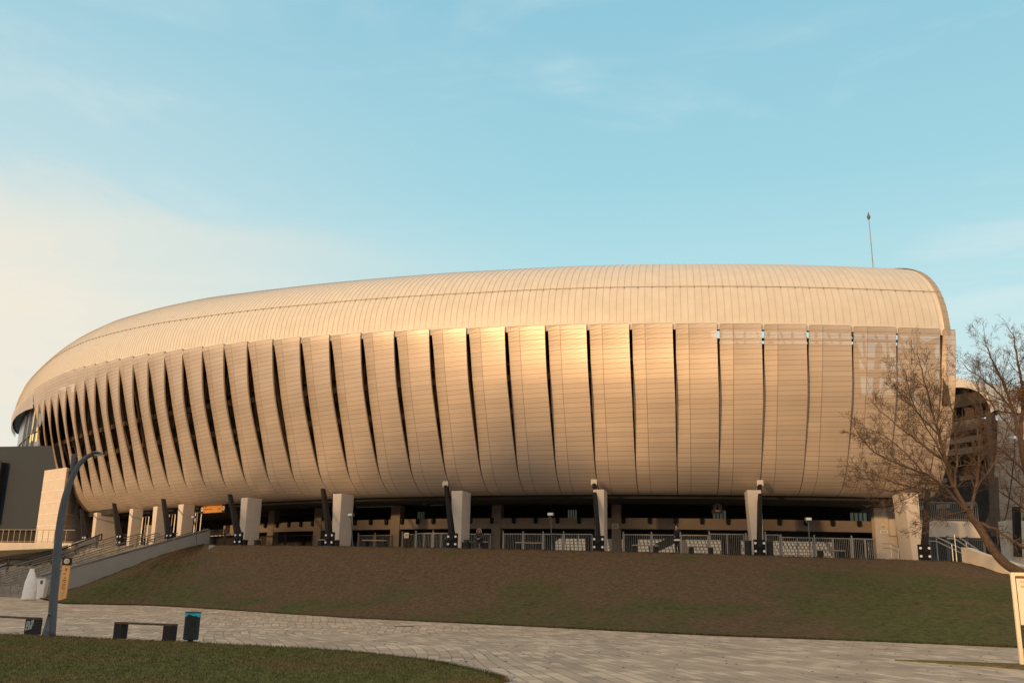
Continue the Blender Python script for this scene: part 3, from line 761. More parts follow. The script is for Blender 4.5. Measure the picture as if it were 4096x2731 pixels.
wc = (wl+wr)/2; wc = np.array([wc[0], 103.4, (wr[2]+hh)/2-1.2]); mb.obox(wc-n_*.06, d_*abs(wr[0]-wl[0])/2, n_*1.2, UP3*((wr[2]-hh)/2+1.2)); wo = mb.build('window', M_glassd, ax_)
mb = MB()
for dx in (-1, -.33, .33, 1): mb.bar(wc-n_*1.3+d_*dx*abs(wr[0]-wl[0])/2-UP3*((wr[2]-hh)/2+1.2), wc-n_*1.3+d_*dx*abs(wr[0]-wl[0])/2+UP3*((wr[2]-hh)/2+1.2), .25)
for dz in (-1, 0, 1): mb.bar(wc-n_*1.3-d_*abs(wr[0]-wl[0])/2+UP3*dz*((wr[2]-hh)/2+1.2), wc-n_*1.3+d_*abs(wr[0]-wl[0])/2+UP3*dz*((wr[2]-hh)/2+1.2), .22)
mb.build('frame', M_annex, wo)

# cream side wall of the second stairs
T2 = at_y(2224, 1291, 57.3); B2 = at_y(2470, 1362, 46.5)
d2 = (B2-T2)*[1, 1, 0]; l2 = np.linalg.norm(d2); d2 /= l2; n2 = np.array([d2[1], -d2[0], 0]); n2 = n2 if n2[1] > 0 else -n2
w2 = thing('stair_side_wall', T2, 'sloping cream side wall of the stairs behind the leaning bare tree', 'wall')
mb = MB()
ps = [(0, -.8, .86), (.06, -.7, .92), (.22, -.6, .80), (1, -.5, .62)]
vs = []
for f, lo, hi in ps:
    base = T2+d2*l2*f; zb_ = T2[2]+(B2[2]-T2[2])*f
    for o in (0, .35): vs += [np.array([*(base+n2*o)[:2], zb_+lo-1]), np.array([*(base+n2*o)[:2], zb_+hi])]
fs = []
for i in range(3):
    o, p = i*4, i*4+4; fs += [(o, p, p+1, o+1), (o+1, p+1, p+3, o+3), (o+3, p+3, p+2, o+2)]
fs += [(0, 1, 3, 2), (14, 15, 13, 12)]
mb.add(vs, fs); mb.build('wall_body', M_wallw, w2)
# galvanised rails behind it
for i, (x0, y0, x1, y1, ins, lab) in enumerate(((2150, 1232, 2222, 1266, 3.0, 'galvanised stair rail sloping down in front of the blue-grey bar fence'), (2192, 1226, 2246, 1262, 2.0, 'bent galvanised stair rail meeting the cream side wall'), (2014, 1248, 2060, 1268, 5.0, 'short galvanised rail beside the brown downpipe'))):
    if i == 2: x0, y0, x1, y1 = 2046, 1248, 2080, 1268
    s0, a = sof(x0, y0, ins); s1, b = sof(x1, y1, ins)
    t = thing('stair_rail', a, lab, 'handrail', 'galvanised rails near the second stairs')
    for dz in (0, -.28):
        mb = MB(); p, nn, tt = fr(s0); mb.tube([a+UP3*dz-tt*.5, a+UP3*dz, b+UP3*dz], .035, 6); mb.build('rail', M_gal, t)
    for f in (0, .5, 1):
        q = a+(b-a)*f; mb = MB(); mb.tube([q, np.array([q[0], q[1], min(q[2]-.3, zt(q[0])-.5)])], .03, 6); mb.build('post', M_gal, t)

# embankment grass cover follows further down -------------------------------------------------
# ------------------------------------------------------------------ gates in the concourse
def gate(x0, x1, lab, top=5.55, ins=GI-.35, midpost=False, dense=.13, m=M_gal, low=True, ytest=1245, grp='bar gates and fence bays across the stadium concourse', cat='gate', gap=.07):
    s0, a = sof(x0, ytest, ins); s1, b = sof(x1, ytest, ins)
    a[2] = zt(a[0])-.05; b[2] = zt(b[0])-.05
    d = (b-a)*[1, 1, 0]; l = np.linalg.norm(d); d /= l; a2 = a+d*gap; b2 = b-d*gap; l -= 2*gap
    t = thing('bar_gate', (a+b)/2, lab, cat, grp)
    mb = MB()
    zb_ = (a[2]+b[2])/2+.12; q0 = a2.copy(); q1 = b2.copy(); q0[2] = q1[2] = zb_; h = top-zb_
    w = .075
    mb.bar(q0, q0+UP3*h, w); mb.bar(q1, q1+UP3*h, w); mb.bar(q0+UP3*h, q1+UP3*h, w*.8); mb.bar(q0+UP3*.12, q1+UP3*.12, w*.8)
    if midpost: mb.bar((q0+q1)/2, (q0+q1)/2+UP3*h, w*1.2)
    mb.build('frame', m, t)
    mb = MB(); n = max(2, int(l/dense))
    for i in range(1, n): q = q0+d*l*i/n; mb.bar(q+UP3*.12, q+UP3*h, .026)
    mb.build('bars', m, t)
    mb = MB(); mb.bar(a*[1, 1, 0]+UP3*a[2], a*[1, 1, 0]+UP3*(top+.22), .10); mb.build('post', m, t)
    return t
def V_(x): return x/S
gates = [
 (2493, 2606, 'wide bar fence bay just right of the pier with the small plate', 5.55, False),
 (2606, 2722, 'bar fence bay behind the standing person, stair rising behind it', 5.55, False),
 (2722, 2835, 'bar fence bay between the standing person and the tall double gate', 5.55, False),
 (2837, 2980, 'tall galvanised double gate with bright frame left of the two terrace bins', 5.66, True),
 (2984, 3006, 'narrow bar panel squeezed between the tall double gate and a column', 5.55, False),
 (3062, 3122, 'narrow tall gate with a box lock just right of a dark strut', 5.66, False),
 (3124, 3255, 'bar fence bay with centre post in front of pale seats and a spotlight pole', 5.5, True),
 (3257, 3405, 'bar fence bay with centre post behind the last terrace bench', 5.5, True),
 (3407, 3512, 'bar fence bay ending at the pale wall with the small notices', 5.5, True),
 (2012, 2092, 'first bar fence bay right of the pier with the flame plate', 5.55, False),
 (2092, 2172, 'bar fence bay in front of the foot of the beige inner stair', 5.55, False),
 (2172, 2252, 'bar fence bay in front of the top of the beige inner stair', 5.55, False),
 (2254, 2372, 'wide bar fence bay with centre post left of a dark strut and column', 5.55, True),
 (1870, 1964, 'bar gate behind the seated person', 5.55, True),
 (1432, 1497, 'dim bar fence bay behind the terrace bench beside a sunless column', 5.5, False),
 (1499, 1563, 'dim bar fence bay next to a beige pier', 5.5, False),
 (1608, 1660, 'narrow bar door carrying a small pale notice', 5.55, False),
 (1662, 1729, 'bright galvanised gate right of the door with the pale notice', 5.62, True),
 (1731, 1797, 'bright galvanised gate touching a dark raking strut', 5.62, True),
]
for x0, x1, lab, tp, mp_ in gates:
    gate(V_(x0), V_(x1), lab, tp, midpost=mp_, m=M_galdull if x0 in (1432, 1499, 1608) else M_gal)
gate(V_(1035), V_(1140), 'dark glazed bay of bars between the first tall column and the inner pier', 5.6, dense=.5, m=M_darkconc, ytest=1240)
gate(V_(1142), V_(1248), 'dark glazed bay of bars just left of the inner pier', 5.6, dense=.5, m=M_darkconc, ytest=1240)
gate(V_(812), V_(898), 'dark tall bar gate under the orange direction sign', 6.0, m=M_darkconc, ins=8, ytest=1235)
gate(V_(900), V_(940), 'dark narrow bar gate behind a raking strut near the orange direction sign', 5.5, m=M_darkconc, ins=8, ytest=1235)
gate(V_(364), V_(414), 'silver bar gate at the head of the stone stairs', 6.4, ins=7, ytest=1235)
gate(V_(416), V_(462), 'silver bar gate between the stair head and a raking strut', 6.4, ins=7, ytest=1235)
for x0, x1, lab in ((540, 590, 'tall glazed screen with silver frame between the two slimmest columns'), (645, 695, 'tall glazed screen with silver frame between paired columns near the stairs'), (750, 800, 'dark glazed screen behind the paired columns next to the stair wall')):
    gate(V_(x0), V_(x1), lab, 7.6, dense=.6, ins=7.5, midpost=True, ytest=1225, cat='screen', grp='glazed screens between the columns by the stairs')
# right hand extension of the concourse
ext = thing('concourse_extension', P(-2.6, GI, zt(33)), 'pale low concourse block with railing on top behind the bare tree', 'building')
mb = MB(); arc_wall(mb, -4, -1.22, GI-.8, 5.75, 6.9, .6); mb.build('fascia', M_wallw, ext)
mb = MB(); ss_ = np.arange(-4, -1.2, .06)
for s in ss_: mb.bar(P(s, GI-.6, 6.9), P(s, GI-.6, 8.2), .035)
for z in (7.0, 8.2): arc_wall(mb, -4, -1.22, GI-.63, z, z+.06, .06)
mb.build('railing', M_galdull, ext)
mb = MB(); arc_wall(mb, -4, -1.3, GI+9, 6.3, 12, .3); mb.build('back_wall', M_interior, ext)
mb = MB(); arc_wall(mb, -4, -1.3, GI, 5.75, 5.8, 9); mb.build('ceiling', M_interior, ext)
mb = MB(); arc_wall(mb, -4, -1.3, GI+5, 3, 4.6, .3); mb.build('low_wall', M_glassd, ext)
M_fence2 = mat('blue_grey_bars', (.10, .12, .125), .5, .4, .15, 6)
for k, (x0, x1, lab) in enumerate(((3716, 3790, 'blue-grey bar fence bay right of the dark strut by the second stairs'), (3792, 3868, 'blue-grey bar fence bay behind the galvanised stair rails'), (3870, 3945, 'blue-grey bar fence bay above the end of the cream side wall'), (3947, 4060, 'blue-grey bar fence bay behind the leaning tree trunk'))):
    gate(V_(x0), V_(x1), lab, 5.6, ins=GI-1.0, m=M_fence2, ytest=1250)
gate(V_(3612), V_(3642), 'slim bar panel in the pale wall left of the last cream column', 5.7, ins=GI-1.2, ytest=1250)

# ------------------------------------------------------------------ pitch side: pale seating on the opposite side
op = thing('opposite_stand', (10, 160, 0), 'rows of pale cream seats of the opposite stand glimpsed through the gates', 'stand')
mb = MB(); y, z = 190., 4.5
for r_ in range(26):
    mb.add([(-110, y, z), (170, y, z), (170, y, z+.66), (-110, y, z+.66), (170, y+1.0, z+.66), (-110, y+1.0, z+.66)], [(0, 1, 2, 3), (3, 2, 4, 5)]); y += 1.0; z += .66
mb.add([(-110, y, 0), (170, y, 0), (170, y, z), (-110, y, z)], [(3, 2, 1, 0)])
mb.build('terracing', M_seatgap, op)
mb = MB(); y, z = 190., 5.16
for r_ in range(22):
    for x in np.arange(-72, 150, .8):
        if int(x+100) % 15 == 0: continue
        mb.add([(x, y+.4, z+.02), (x+.58, y+.4, z+.02), (x+.58, y+.46, z+.50), (x, y+.46, z+.50)], [(0, 1, 2, 3)])
    y += 1.0; z += .66
tag(mb.build('seat_rows', M_seat, op), kind='stuff')

# ------------------------------------------------------------------ next stand of the ring, seen at its open end
O = at_y(2314, 1150, 102)*[1, 1, 0]; nf = np.array([-.42, .91, 0]); nf /= np.linalg.norm(nf); tf = np.array([nf[1], -nf[0], 0])
nx_ = thing('neighbour_stand', O, 'open end of the next stadium stand with dark interior behind the bare trees', 'stadium')
HF = at_y(2313, 940, 102)[2]; ROFT = at_y(2270, 847, 108)[2]
def np_(a, i, z): q = O+tf*a+nf*i; q[2] = z; return q
mb = MB(); secs = np.arange(0, 46, 2.9)
prof_o = [(float(FI[k])*.8, HF-FU[k]*(HF-8.5)) for k in range(55, -1, -3)]
for a in secs:
    vs = []
    for i, z in prof_o: vs += [np_(a+.06, i, z), np_(a+2.78, i, z)]
    uvs = []
    for k, (i, z) in enumerate(prof_o): uvs += [(a/2.9+.005, z+20), (a/2.9+.995, z+20)]
    mb.add(vs, [(k*2, k*2+1, k*2+3, k*2+2) for k in range(len(prof_o)-1)], 0, uvs)
mb.build('facade_panels', M_panel, nx_)
mb = MB(); ksc = (ROFT-HF)/7.2; rp = [(float(RA[k])+.1, HF-.2+float(RB[k])*ksc) for k in range(1, 44, 2) if RA[k] < 15]
rp2 = [(i+.55*max(0, 1-i/8), z-.15-1.15*min(1, i/6)) for i, z in rp]
vs = [np_(0, i, z) for i, z in rp]+[np_(46, i, z) for i, z in rp]+[np_(0, i, z) for i, z in rp2]+[np_(46, i, z) for i, z in rp2]; n = len(rp)
mb.add(vs, [(k, n+k, n+k+1, k+1) for k in range(n-1)]+[(k, k+1, 2*n+k+1, 2*n+k) for k in range(n-1)], 0)
mb.add(vs, [(2*n+k, 2*n+k+1, 3*n+k+1, 3*n+k) for k in range(n-1)], 1)
mb.build('roof', [M_roof, M_interior], nx_)
zs = [at_y(2260, y, 106)[2] for y in (872, 925, 962, 968, 985, 1000, 1012, 1024, 1030, 1150)]
mb = MB()
for a in (0.4, 8, 16): mb.bar(np_(a, 2.2, 8), np_(a, 1.2, HF), .7)
for i in np.arange(2.5, 24, .9): mb.bar(np_(3, i, zs[2]), np_(3, i, zs[1]+.6), .06)
mb.bar(np_(3, 1.5, zs[2]+.7), np_(3, 24, zs[2]+.7), .12)
mb.bar(np_(3, 6, zs[2]), np_(3, 6, zs[1]), .7)
mb.build('roof_frame', M_brownsteel, nx_)
mb = MB(); mb.obox(np_(6, 8.5, zs[1]+.75), tf*4, nf*6.5, UP3*.75); mb.build('roof_fascia', M_interior, nx_)
mb = MB()
for zb_, zt2 in ((zs[4], zs[2]), (zs[6], zs[5]), (zs[8]-.4, zs[7])): mb.obox(np_(5.0, 13.2, (zb_+zt2)/2), tf*4, nf*10, UP3*(zt2-zb_)/2)
mb.build('tier_slab', M_seatgap, nx_)
mb = MB(); mb.obox(np_(8, 13.5, 3+(zs[8]-3)/2), tf*4, nf*10.5, UP3*(zs[8]-3)/2); mb.build('lower_wall', M_interior, nx_)
for k in range(4):
    for j in range(3):
        mb = MB(); mb.obox(np_(3.9, 8+k*3.6, 9.0+j*3.0), tf*.15, nf*.9, UP3*.25); mb.build('stair_landing', M_fascia, nx_)
mb = MB(); q = at_y(2325, 1200, 92); mb.obox(np.array([q[0], q[1], 5.5]), (.9, 0, 0), (0, .9, 0), (0, 0, 3.2)); mb.build('column', M_wallw, nx_, bevel=.03)
mb = MB(); mb.bar(at_y(2338, 1278, 90), at_y(2334, 1164, 90), .55); mb.build('strut', M_dark, nx_)

# ------------------------------------------------------------------ things on the terrace
def floor(q): q = np.array(q); q[2] = zt(q[0]); return q
def terrace_bench(x0, x1, lab, ins=1.0, leg2=True):
    s0, a = sof(V_(x0), 1255, ins); s1, b = sof(V_(x1), 1255, ins); a, b = floor(a), floor(b)
    d = (b-a); l = np.linalg.norm(d[:2]); d /= np.linalg.norm(d); nn = np.array([-d[1], d[0], 0])
    t = thing('terrace_bench', (a+b)/2, lab, 'bench', 'plank benches along the terrace')
    mb = MB(); mb.obox((a+b)/2+UP3*.50, d*l/2, nn*.2, UP3*.035); mb.build('seat', M_wood, t)
    for q in (a+d*.17, b-d*.17):
        mb = MB(); mb.obox(q+UP3*.23, d*.15, nn*.18, UP3*.23); mb.build('leg', M_darkconc, t)
for x0, x1, lab in ((970, 1034, 'plank bench at the foot of the first tall column past the stairs'), (1275, 1352, 'plank bench in front of a strut base left of the dim bar fence'), (1452, 1542, 'plank bench in front of the dim bar fence bay'), (1849, 1948, 'plank bench the seated person is sitting on'), (2064, 2164, 'plank bench in front of the beige inner stair'), (2528, 2634, 'plank bench just left of the standing person'), (2754, 2854, 'plank bench between the standing person and the tall double gate'), (3268, 3376, 'plank bench nearest the pale wall with notices')):
    terrace_bench(x0, x1, lab)
def terrace_bin(x, lab, h=.95, r=.21, ins=.9):
    s, q = sof(V_(x), 1265, ins); q = floor(q); t = thing('terrace_bin', q, lab, 'litter bin', 'dark litter bins on the terrace')
    mb = MB(); mb.lathe(q, [(r*.92, 0), (r, .05), (r, h-.08)], 14); mb.build('body', M_darkconc, t, smooth=False)
    mb = MB(); mb.lathe(q+UP3*(h-.07), [(r*1.06, 0), (r*1.06, .06), (r*.6, .08)], 14); mb.build('rim', M_black, t)
for x, lab in ((2993, 'dark cylindrical bin left of the bolted strut base'), (3080, 'dark cylindrical bin right of the bolted strut base'), (1784, 'dark bin beside the bright gates with a bag over its rim'), (1866, 'dark bin under the end of the bench with the seated person')):
    terrace_bin(x, lab, .95 if x > 2000 else .62)
def spot(vx, vy_top, lab, ins, lean=0., h=None):
    s, q = sof(vx, vy_top, ins); top = q.copy(); ft = floor(q)-UP3*.1; ft[0] += lean; p, nn, tt = fr(s)
    t = thing('spotlight_pole', ft, lab, 'spotlight', 'small spotlights on thin poles')
    mb = MB(); mb.tube([ft, top], .035, 6); mb.build('pole', M_lamp, t)
    mb = MB(); mb.obox(top+UP3*.1, tt*.19, nn*.13, UP3*.09); mb.obox(top+UP3*.1-nn*.14, tt*.16, nn*.015, UP3*.07, 1); mb.tube([top+UP3*.02-tt*.12, top-UP3*.12-tt*.1], .03, 5); mb.build('lamp_head', [M_galdull, M_white], t)
for a in ((V_(2203), V_(2062), 'spotlight pole in front of the pale seats and inner stair', -.1, .1), (V_(3233), V_(2082), 'spotlight pole in front of the bay with centre post', -.1, 0), (V_(1404), V_(2064), 'spotlight pole against the grey side of a column', -.1, .25), (V_(776), V_(2072), 'leaning spotlight pole behind the end of the grey stair wall', 1.2, .5)):
    spot(*a)
spot(V_(281), V_(2098), 'short leaning spotlight pole before the grey face of the end pier', 6, .5)
spot(22, 1197, 'spotlight on splayed poles in front of the dark annex', 4, .6)
# orange direction sign
s, a = sof(463, 1171, 6.0); s1, b = sof(519, 1165, 6.0); d = b-a; d[2] = 0; l = np.linalg.norm(d); d /= l; nn = np.array([-d[1], d[0], 0]); c_ = (a+b)/2; hs = .36
sg = thing('direction_sign', c_, 'long orange hanging direction sign with black ends and white arrow discs', 'sign')
mb = MB(); mb.obox(c_, d*l/2, nn*.07, UP3*hs); mb.build('casing', M_black, sg)
mb = MB(); mb.obox(c_-nn*.08, d*(l/2-.42), nn*.012, UP3*(hs-.03)); mb.build('face', M_orange, sg)
for sx_ in (-1, 1):
    mb = MB(); q = c_+d*sx_*(l/2-.22)-nn*.085; mb.disc(q, nn, .19, .03, 18)
    q2 = q-nn*.02; mb.obox(q2, d*.11, nn*.008, UP3*.022, 1); mb.obox(q2-d*.07+UP3*.035, (d-UP3)*.04, nn*.008, (d+UP3)*.012, 1); mb.obox(q2-d*.07-UP3*.035, (d+UP3)*.04, nn*.008, (d-UP3)*.012, 1)
    mb.build('arrow_disc', [M_clock, M_black], sg)
def text_on(txt, c, xd, size, m, parent, name='lettering', nrm=None, align='LEFT'):
    cu = bpy.data.curves.new(name, 'FONT'); cu.body = txt; cu.size = size; cu.extrude = .004; cu.align_x = align; cu.materials.append(m)
    tmp = bpy.data.objects.new(name+'_curve', cu); C.objects.link(tmp); bpy.context.view_layer.update()
    me = bpy.data.meshes.new_from_object(tmp.evaluated_get(bpy.context.evaluated_depsgraph_get())); bpy.data.objects.remove(tmp); o = bpy.data.objects.new(name, me); C.objects.link(o)
    x = Vector(map(float, xd)).normalized(); z = Vector((x.y, -x.x, 0)).normalized() if nrm is None else Vector(nrm).normalized(); y = z.cross(x)
    M = Matrix((x, y, z)).transposed().to_4x4(); M.translation = Vector(map(float, c)); o.matrix_world = M
    o.parent = parent; o.matrix_parent_inverse = Matrix.Translation(-parent.location); return o
lh = .18
for k, (tx, x0, sz) in enumerate((('I TERI', -l/2+.48, lh), ('TRIBUNA NORD', -l/2+.48, lh), ('S A', -l/2+.48, lh), ('8224', l/2-1.0, lh))):
    yy = (.15, -.08, -.29, -.12)[k]
    text_on(tx, c_+d*x0+UP3*yy-nn*.096, d, sz, M_ink, sg)
for x, y, lab in ((252, 1190, 'small orange hanging sign seen edge on above the stair-head gate'), (268, 1188, 'second small orange hanging sign next to a raking strut by the stairs')):
    s, q = sof(x, y, 6.5); t = thing('hanging_sign', q, lab, 'sign', 'small orange hanging signs by the stairs')
    mb = MB(); mb.box(q, .62, .1, .72, R(18)); mb.build('face', M_orange, t)
    mb = MB(); mb.disc(q+np.array([-.45, -.1, 0]), (.3, -1, 0), .22, .1, 14); mb.build('disc', M_white, t)
# notices and plates on walls
def plate(vx, vy, w, h, ins, name, lab, m, marks=True, grp=None):
    s, q = sof(vx, vy, ins); p, nn, tt = fr(s); t = thing(name, q, lab, 'notice', grp)
    mb = MB(); mb.obox(q, tt*w/2, nn*.015, UP3*h/2); mb.build('sheet', m, t)
    if marks:
        mb = MB()
        for k in range(3): mb.obox(q-nn*.018+UP3*h*(.25-.25*k), tt*w*.36, nn*.004, UP3*h*.05)
        mb.build('print', M_ink, t)
plate(V_(1626), V_(2140), .42, .42, GI-.45, 'door_notice', 'small pale notice hung on the narrow bar door', M_white)
plate(V_(2461), V_(2103), .5, .36, GI-.12, 'wall_plate', 'small pale plate on the beige pier beside the wide column', M_wallw)
plate(V_(3533), V_(2108), .35, .4, GI-.56, 'wall_pictogram', 'small square pictogram notice high on the pale wall by the downpipe', M_clock)
plate(V_(3536), V_(2126), .55, .22, GI-.56, 'wall_notice', 'small white notice below the square pictogram on the pale wall', M_white)
plate(V_(1983), V_(2088), .3, .36, GI-.12, 'flame_plate', 'small plate with a dark mark on top of a beige pier', M_fascia)

# ------------------------------------------------------------------ people
def skin_obj(name, verts, edges, m, parent, sub=2, root=0):
    me = bpy.data.meshes.new(name); me.from_pydata([tuple(map(float, v[:3])) for v in verts], edges, []); me.materials.append(m)
    o = bpy.data.objects.new(name, me); C.objects.link(o)
    sk = o.modifiers.new('skin', 'SKIN'); sk.use_smooth_shade = True
    lay = me.skin_vertices[0].data if me.skin_vertices else None
    if lay is None:
        bpy.context.view_layer.objects.active = o; lay = me.skin_vertices[0].data
    for i, v in enumerate(verts):
        r_ = v[3]; lay[i].radius = (r_, v[4] if len(v) > 4 else r_); lay[i].use_root = (i == root)
    su = o.modifiers.new('sub', 'SUBSURF'); su.levels = sub; su.render_levels = sub
    o.parent = parent; o.rotation_euler = (0, 0, 0); return o
def person(loc, rz, lab, J, clothes, hair=True):
    t = thing('person', loc, lab, 'person'); t.rotation_euler = (0, 0, rz)
    J = {k: np.array(v, float) for k, v in J.items()}
    vs = []; es = []; idx = {}
    def v(k, r_, p=None):
        vs.append((*(J[k] if p is None else p), r_)); idx[k] = len(vs)-1; return idx[k]
    v('pelvis', .105); v('waist', .10); v('chest', .125); v('neck', .052); v('jaw', .072); v('head', .092); v('crown', .06)
    for a, b in (('pelvis', 'waist'), ('waist', 'chest'), ('chest', 'neck'), ('neck', 'jaw'), ('jaw', 'head'), ('head', 'crown')): es.append((idx[a], idx[b]))
    for sd_ in 'lr':
        for k, r_ in (('sh', .06), ('el', .042), ('wr', .030), ('pa', .034), ('hip', .085), ('kn', .058), ('an', .040), ('to', .036)): v(k+sd_, r_)
        for a, b in (('chest', 'sh'+sd_), ('sh'+sd_, 'el'+sd_), ('el'+sd_, 'wr'+sd_), ('wr'+sd_, 'pa'+sd_), ('pelvis', 'hip'+sd_), ('hip'+sd_, 'kn'+sd_), ('kn'+sd_, 'an'+sd_), ('an'+sd_, 'to'+sd_)): es.append((idx[a], idx[b]))
        dv = J['pa'+sd_]-J['wr'+sd_]; dv /= np.linalg.norm(dv); sdv = np.cross(dv, (0.3, .2, 1)); sdv /= np.linalg.norm(sdv); cv = np.cross(sdv, dv)
        for f_, (o_, ln) in enumerate(((-.028, .07), (-.010, .085), (.010, .08), (.028, .06))):
            p1 = J['pa'+sd_]+sdv*o_+dv*ln*.6; p2 = p1+dv*ln*.35+cv*ln*.35
            a = v('f%d%s' % (f_, sd_), .009, p1); b = v('g%d%s' % (f_, sd_), .008, p2); es.append((idx['pa'+sd_], a)); es.append((a, b))
        p1 = J['wr'+sd_]+dv*.05+sdv*-.045; a = v('th'+sd_, .010, p1); b = v('tt'+sd_, .009, p1+dv*.045+cv*.01); es.append((idx['wr'+sd_], a)); es.append((a, b))
    fdir = J['face']-J['head']; fdir /= np.linalg.norm(fdir)
    a = v('nose', .014, J['head']+fdir*.105-UP3*.01); es.append((idx['head'], a))
    skin_obj('body', vs, es, M_skin, t)
    for nme, keys, chain, m in clothes:
        cv = [(*J[k], r_) for k, r_ in keys]; ki = {k: i for i, (k, _) in enumerate(keys)}
        skin_obj(nme, cv, [(ki[a], ki[b]) for a, b in chain], m, t)
    if hair:
        mb = MB(); hc = J['head']-fdir*.022+UP3*.03
        k = 10; vv = []; 
        for i in range(7):
            for j in range(12):
                th_ = PI*.62*i/6; ph = 2*PI*j/12; p = hc+.118*np.array([math.sin(th_)*math.cos(ph), math.sin(th_)*math.sin(ph), math.cos(th_)*1.08]); 
                front = np.dot(p-hc, fdir)
                if front > .05 and p[2] < hc[2]+.06: p = p-fdir*(front-.05)
                vv.append(p)
        ff = [(i*12+j, i*12+(j+1) % 12, (i+1)*12+(j+1) % 12, (i+1)*12+j) for i in range(6) for j in range(12)]
        mb.add(vv, ff); o = mb.build('hair', M_hair, None, smooth=True); o.parent = t; o.matrix_parent_inverse = Matrix.Identity(4)
    mb = MB(); ey = np.cross(fdir, UP3)
    for sg_ in (-1, 1): mb.lathe(J['head']+fdir*.088+ey*sg_*.034+UP3*.012, [(.004, -.008), (.010, 0), (.004, .008)], 6)
    o = mb.build('eyes', M_hair, None); o.parent = t; o.matrix_parent_inverse = Matrix.Identity(4)
    return t
TR = [('pelvis', .135), ('hipl', .10), ('knl', .075), ('anl', .055), ('hipr', .10), ('knr', .075), ('anr', .055)]
TRC = [('pelvis', 'hipl'), ('hipl', 'knl'), ('knl', 'anl'), ('pelvis', 'hipr'), ('hipr', 'knr'), ('knr', 'anr')]
JK = [('pelvis', .15), ('waist', .145), ('chest', .155), ('neck', .075), ('shl', .085), ('ell', .075), ('wrl', .06), ('shr', .085), ('elr', .075), ('wrr', .06)]
JKC = [('pelvis', 'waist'), ('waist', 'chest'), ('chest', 'neck'), ('chest', 'shl'), ('shl', 'ell'), ('ell', 'wrl'), ('chest', 'shr'), ('shr', 'elr'), ('elr', 'wrr')]
SHO = [('anl', .05), ('tol', .046)]; SHO2 = [('anr', .05), ('tor', .046)]
# local frame: faces -X (towards the stairs side), hand raised to the face
J1 = dict(pelvis=(0, 0, .93), waist=(.0, 0, 1.08), chest=(0, 0, 1.33), neck=(-.015, 0, 1.49), jaw=(-.04, 0, 1.555), head=(-.045, 0, 1.62), crown=(-.03, 0, 1.69), face=(-.2, -.05, 1.60),
          shl=(0, -.19, 1.40), ell=(-.10, -.24, 1.17), wrl=(-.17, -.10, 1.40), pal=(-.155, -.06, 1.47), shr=(.02, .19, 1.40), elr=(.10, .25, 1.14), wrr=(-.06, .16, 1.02), par=(-.12, .12, 1.0),
          hipl=(0, -.10, .90), knl=(-.03, -.12, .49), anl=(.02, -.13, .07), tol=(-.14, -.14, .035), hipr=(0, .10, .90), knr=(.02, .13, .49), anr=(.06, .16, .07), tor=(-.09, .18, .035))
# turned so that the legs show apart
s, q = sof(1556, 1268, -.1); q = floor(q)
pj = person(q, R(38), 'standing person in dark clothes with white shirt hem, hand raised to the face', J1,
            [('trousers', TR, TRC, M_cloth), ('jacket', JK, JKC, M_cloth), ('shirt_hem', [('hem0', .150), ('hem1', .150)], [('hem0', 'hem1')], M_shirt), ('shoe', SHO, [('anl', 'tol')], M_black), ('shoe', SHO2, [('anr', 'tor')], M_black)] if False else
            [('trousers', TR, TRC, M_cloth), ('jacket', JK, JKC, M_cloth), ('shoe', SHO, [('anl', 'tol')], M_black), ('shoe', SHO2, [('anr', 'tor')], M_black)])
mb = MB(); mb.lathe((0, 0, .765), [(.20, 0), (.208, .02), (.205, .085), (.185, .10)], 16)
o = mb.build('shirt_hem', M_shirt, None, smooth=True); o.parent = pj; o.matrix_parent_inverse = Matrix.Identity(4); o.scale = (.85, 1.1, 1)
# seated, hooded, leaning forward on the bench, facing the lawn
J2 = dict(pelvis=(0, .02, .58), waist=(0, -.01, .72), chest=(0, -.12, .95), neck=(0, -.20, 1.08), jaw=(0, -.25, 1.11), head=(0, -.27, 1.17), crown=(0, -.24, 1.24), face=(0, -.42, 1.08),
          shl=(-.19, -.12, 1.0), ell=(-.24, -.28, .78), wrl=(-.08, -.42, .68), pal=(-.02, -.46, .66), shr=(.19, -.12, 1.0), elr=(.24, -.28, .78), wrr=(.08, -.42, .70), par=(.03, -.46, .68),
          hipl=(-.10, 0, .56), knl=(-.08, -.44, .53), anl=(.02, -.42, .08), tol=(.02, -.58, .035), hipr=(.10, 0, .56), knr=(.16, -.42, .53), anr=(.22, -.36, .08), tor=(.24, -.52, .035))
s, q = sof(1103, 1255, 1.0); q = floor(q)
ps_ = person(q, -fr(s)[1][0]*.9, 'person in a brown hooded coat sitting hunched on a terrace bench', J2, [('trousers', TR, TRC, M_cloth), ('coat', [(k, r_*1.18) for k, r_ in JK], JKC, M_coat), ('shoe', SHO, [('anl', 'tol')], M_black), ('shoe', SHO2, [('anr', 'tor')], M_black)], hair=False)
mb = MB(); vv = []; hc = np.array(J2['head'])
for i in range(7):
    for j in range(12):
        th_ = PI*.75*i/6; ph = 2*PI*j/12; vv.append(hc+np.array([.145*math.sin(th_)*math.cos(ph), .05+.155*math.sin(th_)*math.sin(ph)*(.6 if math.sin(ph) < 0 else 1), .15*math.cos(th_)]))
mb.add(vv, [(i*12+j, i*12+(j+1) % 12, (i+1)*12+(j+1) % 12, (i+1)*12+j) for i in range(6) for j in range(12)])
o = mb.build('hood', M_coat, None, smooth=True); o.parent = ps_; o.matrix_parent_inverse = Matrix.Identity(4)
mb = MB(); mb.tube([hc+np.array([.15*math.cos(a), -.06, .16*math.sin(a)]) for a in np.linspace(-.5, PI+.5, 14)], .026, 6)
o = mb.build('fur_trim', M_fur, None, smooth=True); o.parent = ps_; o.matrix_parent_inverse = Matrix.Identity(4)
